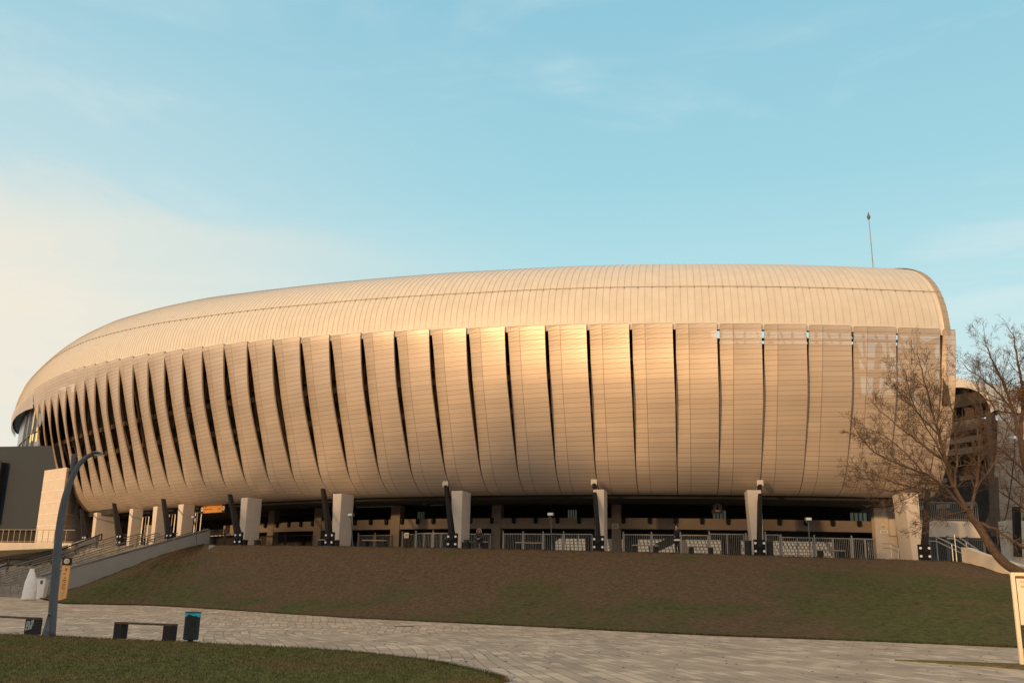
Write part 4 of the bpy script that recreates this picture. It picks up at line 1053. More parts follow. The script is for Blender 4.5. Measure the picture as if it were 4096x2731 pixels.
# jacket laid on the bench beside the seated person
s, q = sof(1083, 1255, .9); q = floor(q); p, nn, tt = fr(s)
mb = MB(); vv = []; nu, nv = 16, 8
for i in range(nu+1):
    for j in range(nv+1):
        x = (i/nu-.5)*.9; y = (j/nv-.5)*.55; e = max(0, abs(y)-.2); z = .545+.07*(math.sin(i*.9)*math.cos(j*1.3))**2-.9*e*(1+.5*math.sin(i*.8))
        vv.append(q+tt*x+nn*(np.sign(y)*min(abs(y), .215))+UP3*z)
mb.add(vv, [(i*(nv+1)+j, (i+1)*(nv+1)+j, (i+1)*(nv+1)+j+1, i*(nv+1)+j+1) for i in range(nu) for j in range(nv)])
o = mb.build('laid_jacket', M_bluecloth, smooth=True); tag(o, 'slate blue jacket draped over the bench beside the seated person', 'jacket')
sm = o.modifiers.new('solid', 'SOLIDIFY'); sm.thickness = .02

# ------------------------------------------------------------------ foreground things
# lamp post
lp = [at_y(x, y, 27.5) for x, y in ((117, 1464), (122, 1390), (128, 1310), (134, 1240), (140, 1190), (149, 1145), (161, 1108), (176, 1075), (193, 1054), (212, 1043), (226, 1041))]
lt = thing('lamp_post', lp[0], 'tall grey lamp post bending over at the top beside the paved path', 'street lamp')
mb = MB(); pts = smooth_line(lp, 4); n = len(pts); mb.tube(pts, list(np.interp(np.arange(n), [0, n*.35, n-1], [.118, .105, .05])), 12); mb.build('pole', M_lamp, lt, smooth=True)
hp = [at_y(x, y, 27.5) for x, y in ((208, 1043), (216, 1040), (226, 1039), (236, 1043))]
mb = MB(); dx = hp[-1]-hp[0]; dx /= np.linalg.norm(dx)
vv = []; ring = 10
for i, (p, r1, r2) in enumerate(zip(smooth_line(hp, 2), (.05, .09, .125, .14, .13, .11, .05), (.05, .05, .05, .045, .04, .035, .02))):
    for j in range(ring): a = 2*PI*j/ring; vv.append(p+np.array([0, r1*math.cos(a), r2*math.sin(a)]))
mb.add(vv, [(i*ring+j, i*ring+(j+1) % ring, (i+1)*ring+(j+1) % ring, (i+1)*ring+j) for i in range(6) for j in range(ring)]+[tuple(range(ring))[::-1], tuple(6*ring+j for j in range(ring))])
lh_ = mb.build('lamp_head', M_lamp, lt, smooth=True)
mb = MB(); q = at_y(228, 1043.5, 27.5); mb.obox(q-UP3*.015, dx*.12, (0, .09, 0), (-dx[2]*.012, 0, .012)); mb.build('lens', mat('lamp_lens', (.55, .47, .37), .4), lh_)
mb = MB(); mb.tube([at_y(165.5, 1082, 27.5), at_y(170, 1042, 27.5)], .062, 10); mb.build('spigot', M_lamp, lt, smooth=False)
bq = at_y(116, 1464, 27.5); mb = MB()
q0 = [at_y(x, 1465, y) for x, y in ((93, 27.35), (112, 27.35), (112, 27.65), (93, 27.65))]; q1 = [at_y(x, 1406, y) for x, y in ((111, 27.38), (117, 27.38), (117, 27.6), (111, 27.6))]
mb.frustum(q0, q1); mb.disc(at_y(113, 1412, 27.35), (0, -1, 0), .03, .04, 8, 1); mb.build('base_fin', [M_lampbase, M_black], lt, bevel=.01)
# bench on the path, empty
def path_bench(leg_px, plank_px, lab, name='path_bench'):
    t = thing(name, at_z(*leg_px[0][:2], 0), lab, 'bench', 'slab-legged benches along the path'); return t
pa, pb = at_z(275, 1466, .0), at_z(388, 1471.5, .0)
t = thing('path_bench', (pa+pb)/2, 'low plank bench with two dark slab legs beside the litter bin', 'bench', 'slab-legged benches along the path')
d = (pb-pa); l = np.linalg.norm(d); d /= l; nn = np.array([-d[1], d[0], 0])
for q in (pa, pb):
    mb = MB(); mb.obox(q+UP3*.20, d*.135, nn*.13, UP3*.20); mb.build('leg', M_darkconc, t, bevel=.008)
mb = MB(); c_ = (pa+pb)/2
for k in (-1, 0, 1): mb.obox(c_+UP3*.425+nn*k*.095, d*(l/2+.13), nn*.043, UP3*.025)
mb.build('seat', M_rust, t)
pa2, pb2 = at_z(74, 1456.5, .0), at_z(-42, 1450, .0)
t = thing('path_bench', (pa2+pb2)/2, 'plank bench whose dark slab leg carries pale graffiti beside the lamp post', 'bench', 'slab-legged benches along the path')
d2_ = (pa2-pb2); l = np.linalg.norm(d2_); d2_ /= l; nn2 = np.array([-d2_[1], d2_[0], 0])
for q in (pa2, pb2):
    mb = MB(); mb.obox(q+UP3*.215, d2_*.20, nn2*.13, UP3*.215); lg = mb.build('leg', M_darkconc, t, bevel=.008)
    if q is pa2:
        mb = MB(); f0_ = q-nn2*.136+UP3*.05
        def stroke(pts, w=.03):
            pp = [f0_+d2_*(x-.5)*.36+UP3*(y*.36) for x, y in pts]
            for a_, b_ in zip(pp[:-1], pp[1:]): mb.bar(a_, b_, .006, w, upv=nn2) if False else mb.bar(a_, b_, w, .006, upv=nn2)
        stroke([(.14, .25), (.18, .85), (.36, .88), (.36, .68), (.22, .58), (.42, .50), (.40, .30), (.16, .22)], .034)
        stroke([(.46, .25), (.50, .88)], .032); stroke([(.48, .55), (.60, .60), (.62, .28)], .032)
        stroke([(.60, .88), (.92, .98)], .036); stroke([(.76, .92), (.74, .32)], .036); stroke([(.92, .98), (.86, .72)], .02); stroke([(.06, .30), (.12, .24)], .03); stroke([(.9, .6), (.93, .64)], .03)
        mb.build('graffiti', M_graf, lg)
mb = MB(); c_ = (pa2+pb2)/2
for k in (-1, 0, 1): mb.obox(c_+UP3*.455+nn2*k*.095, d2_*(l/2+.16), nn2*.043, UP3*.025)
mb.build('seat', M_rust, t)
# litter bin with a cyan liner
q = at_z(437, 1474.5, 0); t = thing('litter_bin', q, 'dark cylindrical litter bin with a cyan liner under its lid', 'litter bin')
mb = MB(); mb.lathe(q, [(.13, 0), (.13, .025), (.075, .03), (.075, .10)], 16); mb.build('foot', M_black, t)
mb = MB(); mb.lathe(q, [(.185, .07), (.2, .08), (.2, .735), (.19, .735), (.19, .70)], 24); mb.build('body', mat('bin_paint', (.011, .015, .020), .7, 0, .5, 9), t, smooth=False)
mb = MB(); vv = []; nb = 40
for j in range(nb):
    a = 2*PI*j/nb; lo = .69+.022*math.sin(3*a)+.015*math.sin(7*a+1); r_ = .206+.004*math.sin(9*a)
    vv += [q+np.array([r_*math.cos(a), r_*math.sin(a), lo]), q+np.array([.207*math.cos(a), .207*math.sin(a), .762])]
mb.add(vv, [(2*j, 2*((j+1) % nb), 2*((j+1) % nb)+1, 2*j+1) for j in range(nb)]); mb.build('liner', M_blue, t, smooth=True)
mb = MB(); mb.lathe(q, [(.20, .762), (.218, .766), (.215, .785), (.12, .80)], 24); mb.build('lid', M_black, t)
# pylon sign by the stairs
q = at_z(142, 1381.5, gz(63)); t = thing('pylon_sign', q, 'narrow orange pylon sign with a black top and white disc reading 12', 'sign')
H_ = 2.70; wd_ = .235; rzp = R(14); xd = np.array([math.cos(rzp), math.sin(rzp), 0]); yd = np.array([-xd[1], xd[0], 0])
mb = MB(); mb.obox(q+UP3*1.16, xd*wd_, yd*.13, UP3*1.06); mb.frustum([q+UP3*.02-xd*.13-yd*.13, q+UP3*.02+xd*.13-yd*.13, q+UP3*.02+xd*.13+yd*.13, q+UP3*.02-xd*.13+yd*.13], [q+UP3*.1-xd*wd_-yd*.13, q+UP3*.1+xd*wd_-yd*.13, q+UP3*.1+xd*wd_+yd*.13, q+UP3*.1-xd*wd_+yd*.13]); mb.build('body', mat('orange_pylon', (.90, .48, .18), .5, 0, .05), t)
mb = MB(); mb.obox(q+UP3*2.46, xd*(wd_+.02), yd*.15, UP3*.24); mb.build('head', M_black, t)
mb = MB(); mb.disc(q+UP3*2.47-yd*.16, yd, .165, .02, 20); mb.build('disc', M_clock, t)
text_on('12', q+UP3*2.39-yd*.174, xd, .23, M_ink, t, align='CENTER')
mb = MB()
rows_ = [(2.0, .5, 0), (1.9, .3, .1), (1.7, .45, -.1), (1.45, .4, 0), (1.3, .6, 0), (1.17, .55, 0), (1.04, .5, 0), (.92, .5, 0), (.80, .55, 0), (.66, .3, .1), (.52, .12, 0), (.40, .12, -.02)]
for z, w, o_ in rows_:
    nw = max(1, int(w*8)); 
    for j in range(nw):
        if rng.random() < .2: continue
        mb.obox(q+UP3*z-yd*.134+xd*((j-(nw-1)/2)/8*.42+o_*.3), xd*.018, yd*.004, UP3*(.026+.012*rng.random()))
mb.build('small_print', M_ink, t)
# tall white bag and white bin at the stair foot
q = at_z(63.5, 1377, gz(66)); t = None
mb = MB(); nb, nl = 22, 18; vv = []
for i in range(nl+1):
    f = i/nl; z = 1.95*f
    rx = float(np.interp(f, [0, .04, .3, .55, .8, .92, .97, 1], [.46, .44, .42, .37, .24, .15, .13, .16])); ry = rx*.72
    for j in range(nb):
        a = 2*PI*j/nb; w = 1+.05*math.sin(3*a+f*5)+.03*math.sin(7*a-f*11)+.025*math.sin(f*30+2*a)
        vv.append(q+np.array([rx*w*math.cos(a)+.06*math.sin(f*3), ry*w*math.sin(a), z]))
mb.add(vv, [(i*nb+j, i*nb+(j+1) % nb, (i+1)*nb+(j+1) % nb, (i+1)*nb+j) for i in range(nl) for j in range(nb)]+[tuple(range(nb))[::-1], tuple(nl*nb+j for j in range(nb))])
tag(mb.build('white_bag', M_bag, smooth=True), 'tall crumpled white bag tied at the top at the foot of the stairs', 'bag')
q = at_z(90.5, 1375, gz(67)); t = thing('white_bin', q, 'plain white rectangular bin between the white bag and the lamp post', 'litter bin')
mb = MB(); rz_ = R(20); mb.frustum([q+np.array(p) for p in ((-.33, -.25, 0), (.33, -.25, 0), (.33, .25, 0), (-.33, .25, 0))], [q+np.array(p) for p in ((-.38, -.28, 1.36), (.38, -.28, 1.36), (.38, .28, 1.36), (-.38, .28, 1.36))]); mb.build('body', M_white, t, bevel=.02)
mb = MB(); mb.box(q+UP3*1.39, .84, .62, .05); mb.build('lid', M_concw, t)
mb = MB(); mb.box(q+np.array([.12, -.285, 1.08]), .16, .01, .2, R(0)); mb.box(q+np.array([.12, -.29, 1.2]), .22, .01, .03); mb.build('sticker', mat('dark_sticker', (.10, .12, .14), .6), t)
# information board at the frame edge
q = at_z(2343.5, 1526, .02); t = thing('information_board', q, 'cream framed information board with pale printed map sheet by the path', 'sign')
bx = np.array([.985, -.17, 0]); bx /= np.linalg.norm(bx); by = np.array([-bx[1], bx[0], 0]); Wb, Hb = 1.5, 2.20
mb = MB(); c_ = q+bx*.04
mb.obox(c_+UP3*Hb/2, bx*.042, by*.05, UP3*Hb/2); mb.obox(c_+bx*Wb+UP3*Hb/2, bx*.042, by*.05, UP3*Hb/2)
mb.obox(c_+bx*Wb/2+UP3*(Hb-.042), bx*(Wb/2-.045), by*.05, UP3*.042); mb.build('frame', M_frame, t, bevel=.006)
mb = MB(); mb.obox(c_+bx*Wb/2+UP3*1.52+by*.02, bx*(Wb/2-.05), by*.018, UP3*.59); mb.build('backing', mat('board_edge_brown', (.20, .09, .05), .7), t)
mb = MB(); mb.obox(c_+bx*Wb/2+UP3*1.50, bx*(Wb/2-.075), by*.012, UP3*.555); mb.build('sheet', M_board, t)
text_on('CLUJ ARENA', c_+bx*.16+UP3*1.95-by*.014, bx, .085, mat('faded_print', (.38, .25, .15), .7), t)
mb = MB(); M_map = mat('map_shape', (.60, .46, .27), .7)
for x, z, w, h_ in ((.24, 1.86, .16, .05), (.28, 1.80, .07, .09), (.62, 1.80, .3, .08), (.33, 1.45, .2, .03), (.5, 1.1, .25, .04), (.8, 1.4, .3, .2)): mb.obox(c_+bx*x+UP3*z-by*.013, bx*w/2, by*.003, UP3*h_/2)
mb.build('map_print', M_map, t)
mb = MB()
for x, z, w in ((.36, 1.52, .18), (.6, 1.16, .2)): mb.obox(c_+bx*x+UP3*z-by*.013, bx*w/2, by*.0035, UP3*.02)
mb.build('print_bar', mat('print_bar_mauve', (.25, .12, .10), .7), t)
# covers and stains on the paving
for x, y, r_, lab in ((1300/1.568/S+0, 0, 0, ''),): pass
q = at_z(929, 1438, .006); mb = MB(); mb.disc(q, (0, 0, 1), .42, .012, 24); tag(mb.build('manhole_cover', M_rust), 'round dark manhole cover set in the paving below the embankment', 'manhole cover')

# ------------------------------------------------------------------ bare trees
def rot_about(v, ax, a):
    ax = ax/np.linalg.norm(ax); return v*math.cos(a)+np.cross(ax, v)*math.sin(a)+ax*np.dot(ax, v)*(1-math.cos(a))
def resample(pts, k=4): return smooth_line([np.array(p, float) for p in pts], k)
def twig(mb, p, d, L, r, depth, up=.25):
    n = 3 if depth < 2 else 4; pts = [p]; q = p.copy(); dd = d.copy()
    if r > .012: n = 5
    for i in range(n):
        dd = dd+rng.normal(size=3)*.17+UP3*up*.22; dd /= np.linalg.norm(dd); q = q+dd*L/n; pts.append(q.copy())
    rad = list(np.linspace(r, max(r*.4, .0045), n+1)); mb.tube(pts, rad, 4 if r > .012 else 3, caps=False)
    if depth <= 0 or L < .16: return
    nc = max(3, int(L*4.2)) if depth > 1 else max(3, int(L*5.5))
    for c_ in range(nc):
        f = .18+.82*(c_+rng.random())/nc; k = min(int(f*n), n-1); pp = pts[k]+(pts[k+1]-pts[k])*(f*n-k)
        ax = np.cross(dd, rng.normal(size=3)); nd_ = rot_about(pts[k+1]-pts[k], ax, R(rng.uniform(24, 52))); nd_ /= np.linalg.norm(nd_)
        twig(mb, pp, nd_, L*rng.uniform(.36, .62)*(1-.45*f)+.10, max(r*.5*(1-.4*f), .0055), depth-1, up)
def limb(mb, px, Ys, r0, r1, spacing=.30, tl=1.5, depth=3, up=.25):
    pts = [at_y(x, y, Y) for (x, y), Y in zip(px, np.linspace(Ys[0], Ys[1], len(px)))]
    pts = resample(pts, 4); n = len(pts); pts = [p+rng.normal(size=3)*.02 for p in pts]
    rad = list(np.linspace(r0, r1, n)); mb.tube(pts, rad, 7, caps=False)
    seg = np.r_[0, np.cumsum([np.linalg.norm(b-a) for a, b in zip(pts[:-1], pts[1:])])]; Lt = seg[-1]
    s = Lt*.16
    while s < Lt:
        k = min(int(np.searchsorted(seg, s))-1, n-2); k = max(k, 0); f = (s-seg[k])/max(seg[k+1]-seg[k], 1e-6); p = pts[k]+(pts[k+1]-pts[k])*f; d = pts[k+1]-pts[k]; d /= np.linalg.norm(d)
        ax = np.cross(d, rng.normal(size=3)); nd_ = rot_about(d, ax, R(rng.uniform(25, 55))); rr = r0+(r1-r0)*s/Lt
        twig(mb, p, nd_, tl*rng.uniform(.5, 1.15)*(1.05-.45*s/Lt), max(min(rr*.5, .028), .007), depth, up); s += spacing*rng.uniform(.6, 1.4)
    twig(mb, pts[-1], (pts[-1]-pts[-2])/np.linalg.norm(pts[-1]-pts[-2]), tl*.7, r1, depth-1, up)
def zat(q):
    d_ = np.hypot(BV[..., 0]-q[0], BV[..., 1]-q[1]); return float(BV.reshape(-1, 3)[d_.argmin(), 2])
tr = at_y(2440, 1392, 44)
t1 = thing('bare_tree', tr, 'leaning bare tree with orange-brown trunk rising across the cream side wall', 'tree', 'bare trees in front of the stadium')
mb = MB(); tp = [(2455, 1432), (2415, 1365), (2352, 1320), (2307, 1292), (2276, 1255), (2252, 1215), (2226, 1180)]
pts = resample([at_y(x, y, 44) for x, y in tp], 5); mb.tube(pts, list(np.linspace(.26, .155, len(pts))), 12); mb.build('trunk', M_bark, t1, smooth=True)
mb = MB()
LM = [([(2228, 1182), (2195, 1148), (2165, 1115), (2120, 1085), (2070, 1068), (2020, 1045), (1985, 1015), (1965, 988)], (44, 42.5), .10, .02),
      ([(2228, 1182), (2192, 1120), (2172, 1060), (2158, 1000), (2140, 940), (2125, 880), (2112, 838), (2107, 810)], (44, 44.5), .12, .015),
      ([(2195, 1148), (2150, 1128), (2090, 1118), (2030, 1100), (1990, 1082), (1968, 1072)], (43.8, 43), .05, .012),
      ([(2172, 1060), (2120, 1022), (2070, 985), (2030, 950), (2008, 930)], (44.2, 45.5), .06, .014),
      ([(2158, 1000), (2112, 952), (2075, 912), (2052, 885)], (44.3, 43.2), .05, .013),
      ([(2192, 1120), (2198, 1050), (2192, 980), (2182, 920), (2176, 880)], (44, 45), .07, .013),
      ([(2236, 1168), (2180, 1182), (2130, 1200), (2096, 1222)], (43.9, 43), .035, .010),
      ([(2228, 1182), (2240, 1120), (2250, 1050), (2246, 980), (2252, 915), (2238, 860)], (44, 46), .09, .014),
      ([(2192, 1120), (2130, 1110), (2060, 1128), (2010, 1120), (1972, 1105)], (44, 43), .045, .011),
      ([(2172, 1060), (2140, 1000), (2100, 930), (2085, 880), (2078, 850)], (44.2, 45), .05, .012),
      ([(2165, 1115), (2110, 1130), (2060, 1155), (2020, 1160)], (43.8, 42.8), .035, .009),
      ([(2240, 1120), (2285, 1060), (2310, 1000), (2330, 930)], (44.2, 45.5), .06, .013),
      ([(2252, 1200), (2300, 1222), (2352, 1256), (2400, 1290)], (44, 43.4), .09, .06),
      ([(2120, 1085), (2070, 1030), (2030, 1000), (1992, 985)], (43.2, 44), .04, .011)]
for i, (px, Ys, r0, r1) in enumerate(LM): limb(mb, px, Ys, r0*.85, r1*.8, .19, 1.5 if i not in (6, 10, 12) else .8, 3, .10 if i in (6, 10, 12) else .28)
mb.build('branches', M_twig, t1, smooth=False)
t2 = thing('bare_tree', at_y(2420, 1392, 51), 'bare tree carrying a round mistletoe clump behind the leaning tree', 'tree', 'bare trees in front of the stadium')
mb = MB(); tp = [(2432, 1440), (2412, 1330), (2385, 1200), (2360, 1090), (2344, 1010)]
pts = resample([at_y(x, y, 51) for x, y in tp], 5); mb.tube(pts, list(np.linspace(.28, .17, len(pts))), 10); mb.build('trunk', M_bark, t2, smooth=True)
mb = MB()
LM2 = [([(2344, 1010), (2328, 945), (2308, 890), (2285, 840), (2268, 800), (2262, 775)], (51, 50.5), .10, .014),
       ([(2344, 1010), (2350, 920), (2342, 850), (2332, 800), (2328, 770)], (51, 51.5), .11, .015),
       ([(2328, 945), (2290, 900), (2255, 870), (2225, 850), (2208, 830)], (50.8, 51.5), .06, .012),
       ([(2360, 1090), (2315, 1045), (2275, 1015), (2240, 990), (2215, 985)], (51, 50), .07, .013),
       ([(2385, 1200), (2330, 1150), (2285, 1125), (2245, 1100)], (51, 50), .06, .012),
       ([(2360, 1090), (2375, 980), (2370, 880), (2362, 800)], (51, 52), .08, .014),
       ([(2344, 1010), (2310, 970), (2280, 930), (2262, 890)], (51, 52), .05, .012),
       ([(2370, 1130), (2320, 1090), (2290, 1060), (2255, 1050)], (51, 51.5), .05, .012)]
for px, Ys, r0, r1 in LM2: limb(mb, px, Ys, r0, r1, .22, 1.6, 3, .30)
mb.build('branches', M_twig2, t2, smooth=False)
mb = MB(); mc = at_y(2344, 905, 50.6)
for k in range(900):
    v_ = rng.normal(size=3); v_ /= np.linalg.norm(v_); r_ = .62*rng.random()**.45; c_ = mc+v_*r_*[1, 1, 1.35]; u_ = rng.normal(size=3); u_ /= np.linalg.norm(u_); w_ = np.cross(u_, v_); w_ /= np.linalg.norm(w_)
    mb.add([c_-u_*.10, c_+w_*.022, c_+u_*.10, c_-w_*.022], [(0, 1, 2, 3)])
mb.build('mistletoe', M_nest, t2)

# ------------------------------------------------------------------ grass blades
def blades(name, spots, hmin, hmax, w, m):
    mb = MB(); n = len(spots)
    a = rng.random(n)*2*PI; h = rng.uniform(hmin, hmax, n); lx = rng.normal(size=(n, 2))*.03
    vs = np.zeros((n, 3, 3)); vs[:, 0] = spots; vs[:, 1] = spots; vs[:, 2] = spots
    vs[:, 0, 0] -= np.cos(a)*w/2; vs[:, 0, 1] -= np.sin(a)*w/2; vs[:, 1, 0] += np.cos(a)*w/2; vs[:, 1, 1] += np.sin(a)*w/2
    vs[:, 2, :2] += lx; vs[:, 2, 2] += h
    me = bpy.data.meshes.new(name); me.from_pydata(vs.reshape(-1, 3), [], np.arange(3*n).reshape(-1, 3)); me.materials.append(m)
    o = bpy.data.objects.new(name, me); C.objects.link(o); return tag(o, kind='stuff')
LE = np.array(le)
def in_poly(px, py, poly):
    inside = np.zeros(len(px), bool); x0, y0 = poly[-1]
    for x1, y1 in poly:
        c_ = ((y0 > py) != (y1 > py)); 
        if y0 != y1: inside ^= c_ & (px < (x1-x0)*(py-y0)/(y1-y0)+x0)
        x0, y0 = x1, y1
    return inside
px = rng.uniform(-18, 1, 240000); py = rng.uniform(14, 30, 240000)
ok = in_poly(px, py, poly) & (rng.random(240000) < np.clip((26/py)**2*.9, 0, 1)); px, py = px[ok][:110000], py[ok][:110000]
blades('grass', np.c_[px, py, np.full(len(px), .04)], .02, .055, .014, M_lawn)
kk = rng.integers(0, len(foot)-1, 16000); ff = rng.random(16000)[:, None]
q = BV[kk, nR]*(1-ff)+BV[kk+1, nR]*ff; q = q+rng.normal(size=q.shape)*[.05, .12, 0]-[0, .10, .05]
blades('crest_grass', q, .03, .12, .05, M_bank)
q = BV[kk, 0]*(1-ff)+BV[kk+1, 0]*ff; q = q+np.abs(rng.normal(size=q.shape))*[0, .10, 0]-[0, .04, .02]
blades('edge_grass', q, .03, .12, .04, M_bank)
kk = rng.integers(0, len(LE)-1, 9000); q2 = LE[kk]*(1-ff[:9000])+LE[kk+1]*ff[:9000]; ok = (q2[:, 1] > 16) & (q2[:, 0] > -20)
q2 = q2[ok]+rng.normal(size=(ok.sum(), 2))*.03
blades('edge_grass', np.c_[q2, np.full(len(q2), .02)], .03, .10, .018, M_lawn)
# dry leaves blown over the paving and grass
mb = MB()
for k in range(420):
    y = rng.uniform(18, 46); x = rng.uniform(-.5, .5)*y
    if in_poly(np.array([x]), np.array([y]), poly)[0]: z = .05
    else: z = .008
    a = rng.random()*6.28; l_, w_ = rng.uniform(.03, .06), rng.uniform(.02, .035); ca, sa = math.cos(a), math.sin(a)
    mb.add([(x-l_*ca, y-l_*sa, z), (x+w_*sa, y-w_*ca, z+.012), (x+l_*ca, y+l_*sa, z+.004), (x-w_*sa, y+w_*ca, z+.015)], [(0, 1, 2, 3)])
tag(mb.build('leaves', mat('dry_leaf', (.16, .09, .04), .9, 0, .4, 3)), kind='stuff')

# ------------------------------------------------------------------ unseen tree band added behind the camera, heights shaped to shade the lower facade
sdx, sdy = math.sin(R(217)), math.cos(R(217)); M_shade_foliage = mat('shade_foliage', (.05, .055, .025), .95, 0, .3, .5)
mb = MB()
for k in range(7000):
    pp = rng.uniform(-150, 90); dd_ = 60+rng.random()*16
    top = float(np.interp(pp, [-150, -112, -96, -74, -54, -40, -27, -19, -14, -8, 4, 12, 25, 110], [6, 7, 9, 17.5, 23, 24.5, 22.5, 20, 12, 7.5, 7, 12, 20, 20.5]))
    hz = top*rng.random()**.7*(.86+.14*math.sin(pp*.45)*math.sin(pp*.17+1)); c_ = np.array([sdx*dd_-sdy*pp, sdy*dd_+sdx*pp, hz])
    u_ = rng.normal(size=3); u_ /= np.linalg.norm(u_); v_ = np.cross(u_, rng.normal(size=3)); v_ /= np.linalg.norm(v_); r_ = rng.uniform(1.4, 3.0)
    mb.add([c_-u_*r_, c_+v_*r_*.8, c_+u_*r_, c_-v_*r_*.8], [(0, 1, 2, 3)])
tag(mb.build('shade_woods', M_shade_foliage), kind='stuff')

# ------------------------------------------------------------------ lighting
sun_az, sun_el = R(217), R(5.5)                       # measured clockwise from +Y
sd = Vector((math.sin(sun_az)*math.cos(sun_el), math.cos(sun_az)*math.cos(sun_el), math.sin(sun_el)))
sl = bpy.data.lights.new('sun', 'SUN'); so = bpy.data.objects.new('sun', sl); C.objects.link(so)
sl.energy = 2.7; sl.angle = R(3); sl.color = (1, .61, .27)
so.rotation_euler = sd.to_track_quat('Z', 'Y').to_euler()
wd = bpy.data.worlds.new('World'); SC.world = wd; wd.use_nodes = True; nt = wd.node_tree; L = nt.links
bg = nt.nodes['Background']; bg.inputs['Strength'].default_value = .1
sky = nd(nt, 'ShaderNodeTexSky', sky_type='NISHITA'); sky.sun_disc = False; sky.sun_elevation = sun_el; sky.sun_rotation = sun_az; sky.air_density = 1.2; sky.dust_density = 1.5; sky.ozone_density = 1.5
tc = nd(nt, 'ShaderNodeTexCoord'); sx = nd(nt, 'ShaderNodeSeparateXYZ'); L.new(tc.outputs['Generated'], sx.inputs[0])
def ramp(f, stops, interp='LINEAR'):
    r_ = nd(nt, 'ShaderNodeValToRGB'); r_.color_ramp.interpolation = interp; e = r_.color_ramp.elements
    e[0].position, e[0].color = stops[0][0], (*stops[0][1], 1); e[1].position, e[1].color = stops[-1][0], (*stops[-1][1], 1)
    for p, c_ in stops[1:-1]: x = e.new(p); x.color = (*c_, 1)
    L.new(f, r_.inputs['Fac']); return r_.outputs['Color']
def mrange(f, a, b, c_=0., d=1., smooth=False):
    r_ = nd(nt, 'ShaderNodeMapRange'); r_.interpolation_type = 'SMOOTHSTEP' if smooth else 'LINEAR'
    for i, v in enumerate((a, b, c_, d)): r_.inputs[1+i].default_value = v
    L.new(f, r_.inputs['Value']); return r_.outputs[0]
def mth(op, a, b=None):
    n_ = nd(nt, 'ShaderNodeMath', operation=op)
    for i, v in enumerate((a, b)):
        if v is None: continue
        if isinstance(v, (int, float)): n_.inputs[i].default_value = v
        else: L.new(v, n_.inputs[i])
    return n_.outputs[0]
def mixc(f, a, b):
    n_ = nd(nt, 'ShaderNodeMix', data_type='RGBA')
    for nme, v in (('Factor', f), ('A', a), ('B', b)):
        if isinstance(v, (int, float)): n_.inputs[nme].default_value = v
        elif isinstance(v, tuple): n_.inputs[nme].default_value = (*v, 1)
        else: L.new(v, n_.inputs[nme])
    return n_.outputs['Result']
Z = sx.outputs['Z']; X = sx.outputs['X']; Y = sx.outputs['Y']
clear = ramp(Z, [(0, (8.2, 7.8, 6.8)), (.12, (7.2, 8.0, 7.6)), (.27, (4.9, 7.5, 7.9)), (.40, (3.5, 6.45, 7.4)), (.56, (2.75, 5.6, 6.9)), (.68, (5.8, 6.1, 6.0)), (1, (8.8, 7.3, 5.9))])
sh = Vector((sd.x, sd.y, 0)).normalized()
dh = nd(nt, 'ShaderNodeVectorMath', operation='DOT_PRODUCT'); L.new(tc.outputs['Generated'], dh.inputs[0]); dh.inputs[1].default_value = tuple(sh)
behind = mrange(dh.outputs['Value'], .35, .97, 0, 1, True)
clear = mixc(mrange(Y, .15, -.2, 0, 1, True), clear, ramp(Z, [(0, (4.6, 4.3, 3.9)), (.3, (5.0, 5.1, 5.0)), (.7, (6.2, 6.0, 5.6)), (1, (8.8, 7.3, 5.9))]))
clear = mixc(behind, clear, ramp(Z, [(0, (7.6, 6.3, 4.9)), (.3, (8.2, 7.2, 6.1)), (.7, (7.0, 6.3, 5.6)), (1, (8.8, 7.3, 5.9))]))
base = mixc(.10, clear, sky.outputs['Color'])
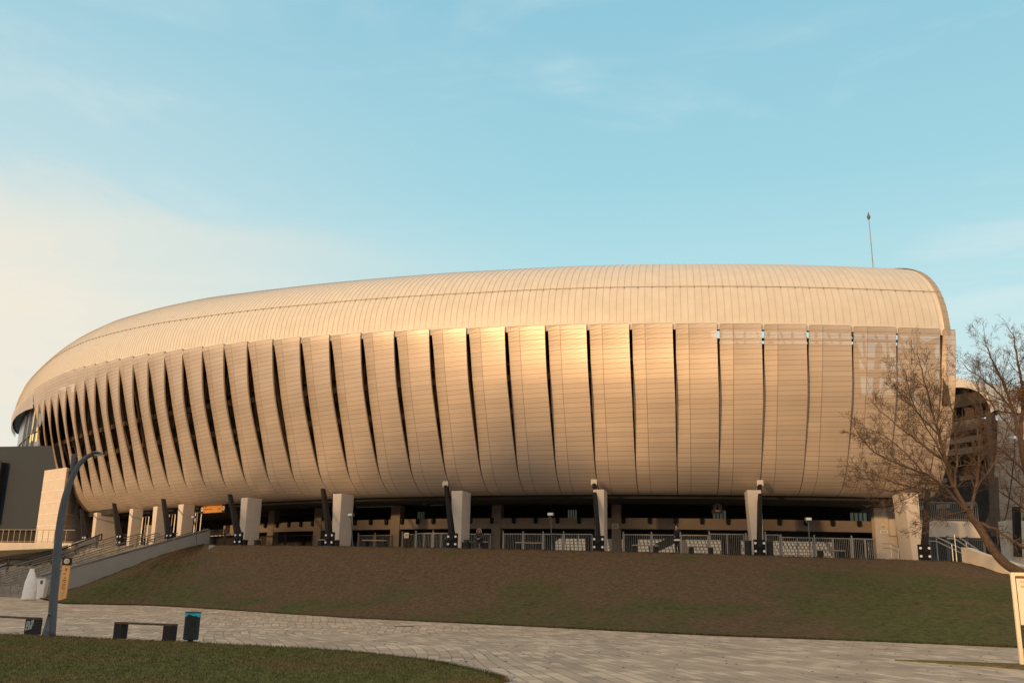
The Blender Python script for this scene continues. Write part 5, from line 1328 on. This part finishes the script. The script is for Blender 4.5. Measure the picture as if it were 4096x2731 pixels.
# wispy cloud, drawn out sideways
mp = nd(nt, 'ShaderNodeMapping'); mp.inputs['Scale'].default_value = (1.6, 1.6, 6.5); mp.inputs['Rotation'].default_value = (0, R(-10), 0); L.new(tc.outputs['Generated'], mp.inputs['Vector'])
cn = nd(nt, 'ShaderNodeTexNoise'); cn.inputs['Scale'].default_value = 1.7; cn.inputs['Detail'].default_value = 8; cn.inputs['Roughness'].default_value = .55; cn.inputs['Distortion'].default_value = .5; L.new(mp.outputs[0], cn.inputs['Vector'])
leftw = mrange(X, .08, -.55, 0, 1, True); loww = mrange(mth('ADD', Z, mth('MULTIPLY', mth('SUBTRACT', cn.outputs['Fac'], .5), .26)), .368, .298, 0, 1, True)
bank_f = mth('MULTIPLY', mth('MULTIPLY', leftw, loww), mrange(cn.outputs['Fac'], .30, .60, .62, 1.0, True))
wisp = mth('MULTIPLY', mrange(cn.outputs['Fac'], .47, .74, 0, 1, True), mrange(Z, .75, .3, .12, .60))
col = mixc(wisp, base, (7.2, 7.8, 7.7))
col = mixc(mth('MULTIPLY', leftw, mrange(Z, .62, .30, .0, .55, True)), col, (6.4, 7.0, 7.0))
col = mixc(mth('MULTIPLY', bank_f, .78), col, (8.6, 7.55, 6.1))
# glow round the low sun, behind the photographer
dt = nd(nt, 'ShaderNodeVectorMath', operation='DOT_PRODUCT'); L.new(tc.outputs['Generated'], dt.inputs[0]); dt.inputs[1].default_value = tuple(sd)
gl_ = mth('POWER', mth('MAXIMUM', dt.outputs['Value'], 0), 12.0)
ge = nd(nt, 'ShaderNodeVectorMath', operation='SCALE'); ge.inputs[0].default_value = (12, 9.3, 6.8); L.new(mth('MULTIPLY', gl_, mrange(Z, .75, .05, 0, 1, True)), ge.inputs['Scale'])
ad = nd(nt, 'ShaderNodeVectorMath', operation='ADD'); L.new(col, ad.inputs[0]); L.new(ge.outputs[0], ad.inputs[1])
L.new(ad.outputs[0], bg.inputs['Color'])
SC.view_settings.view_transform = 'Standard'; SC.view_settings.look = 'None'; SC.view_settings.exposure = .15; SC.view_settings.gamma = 1
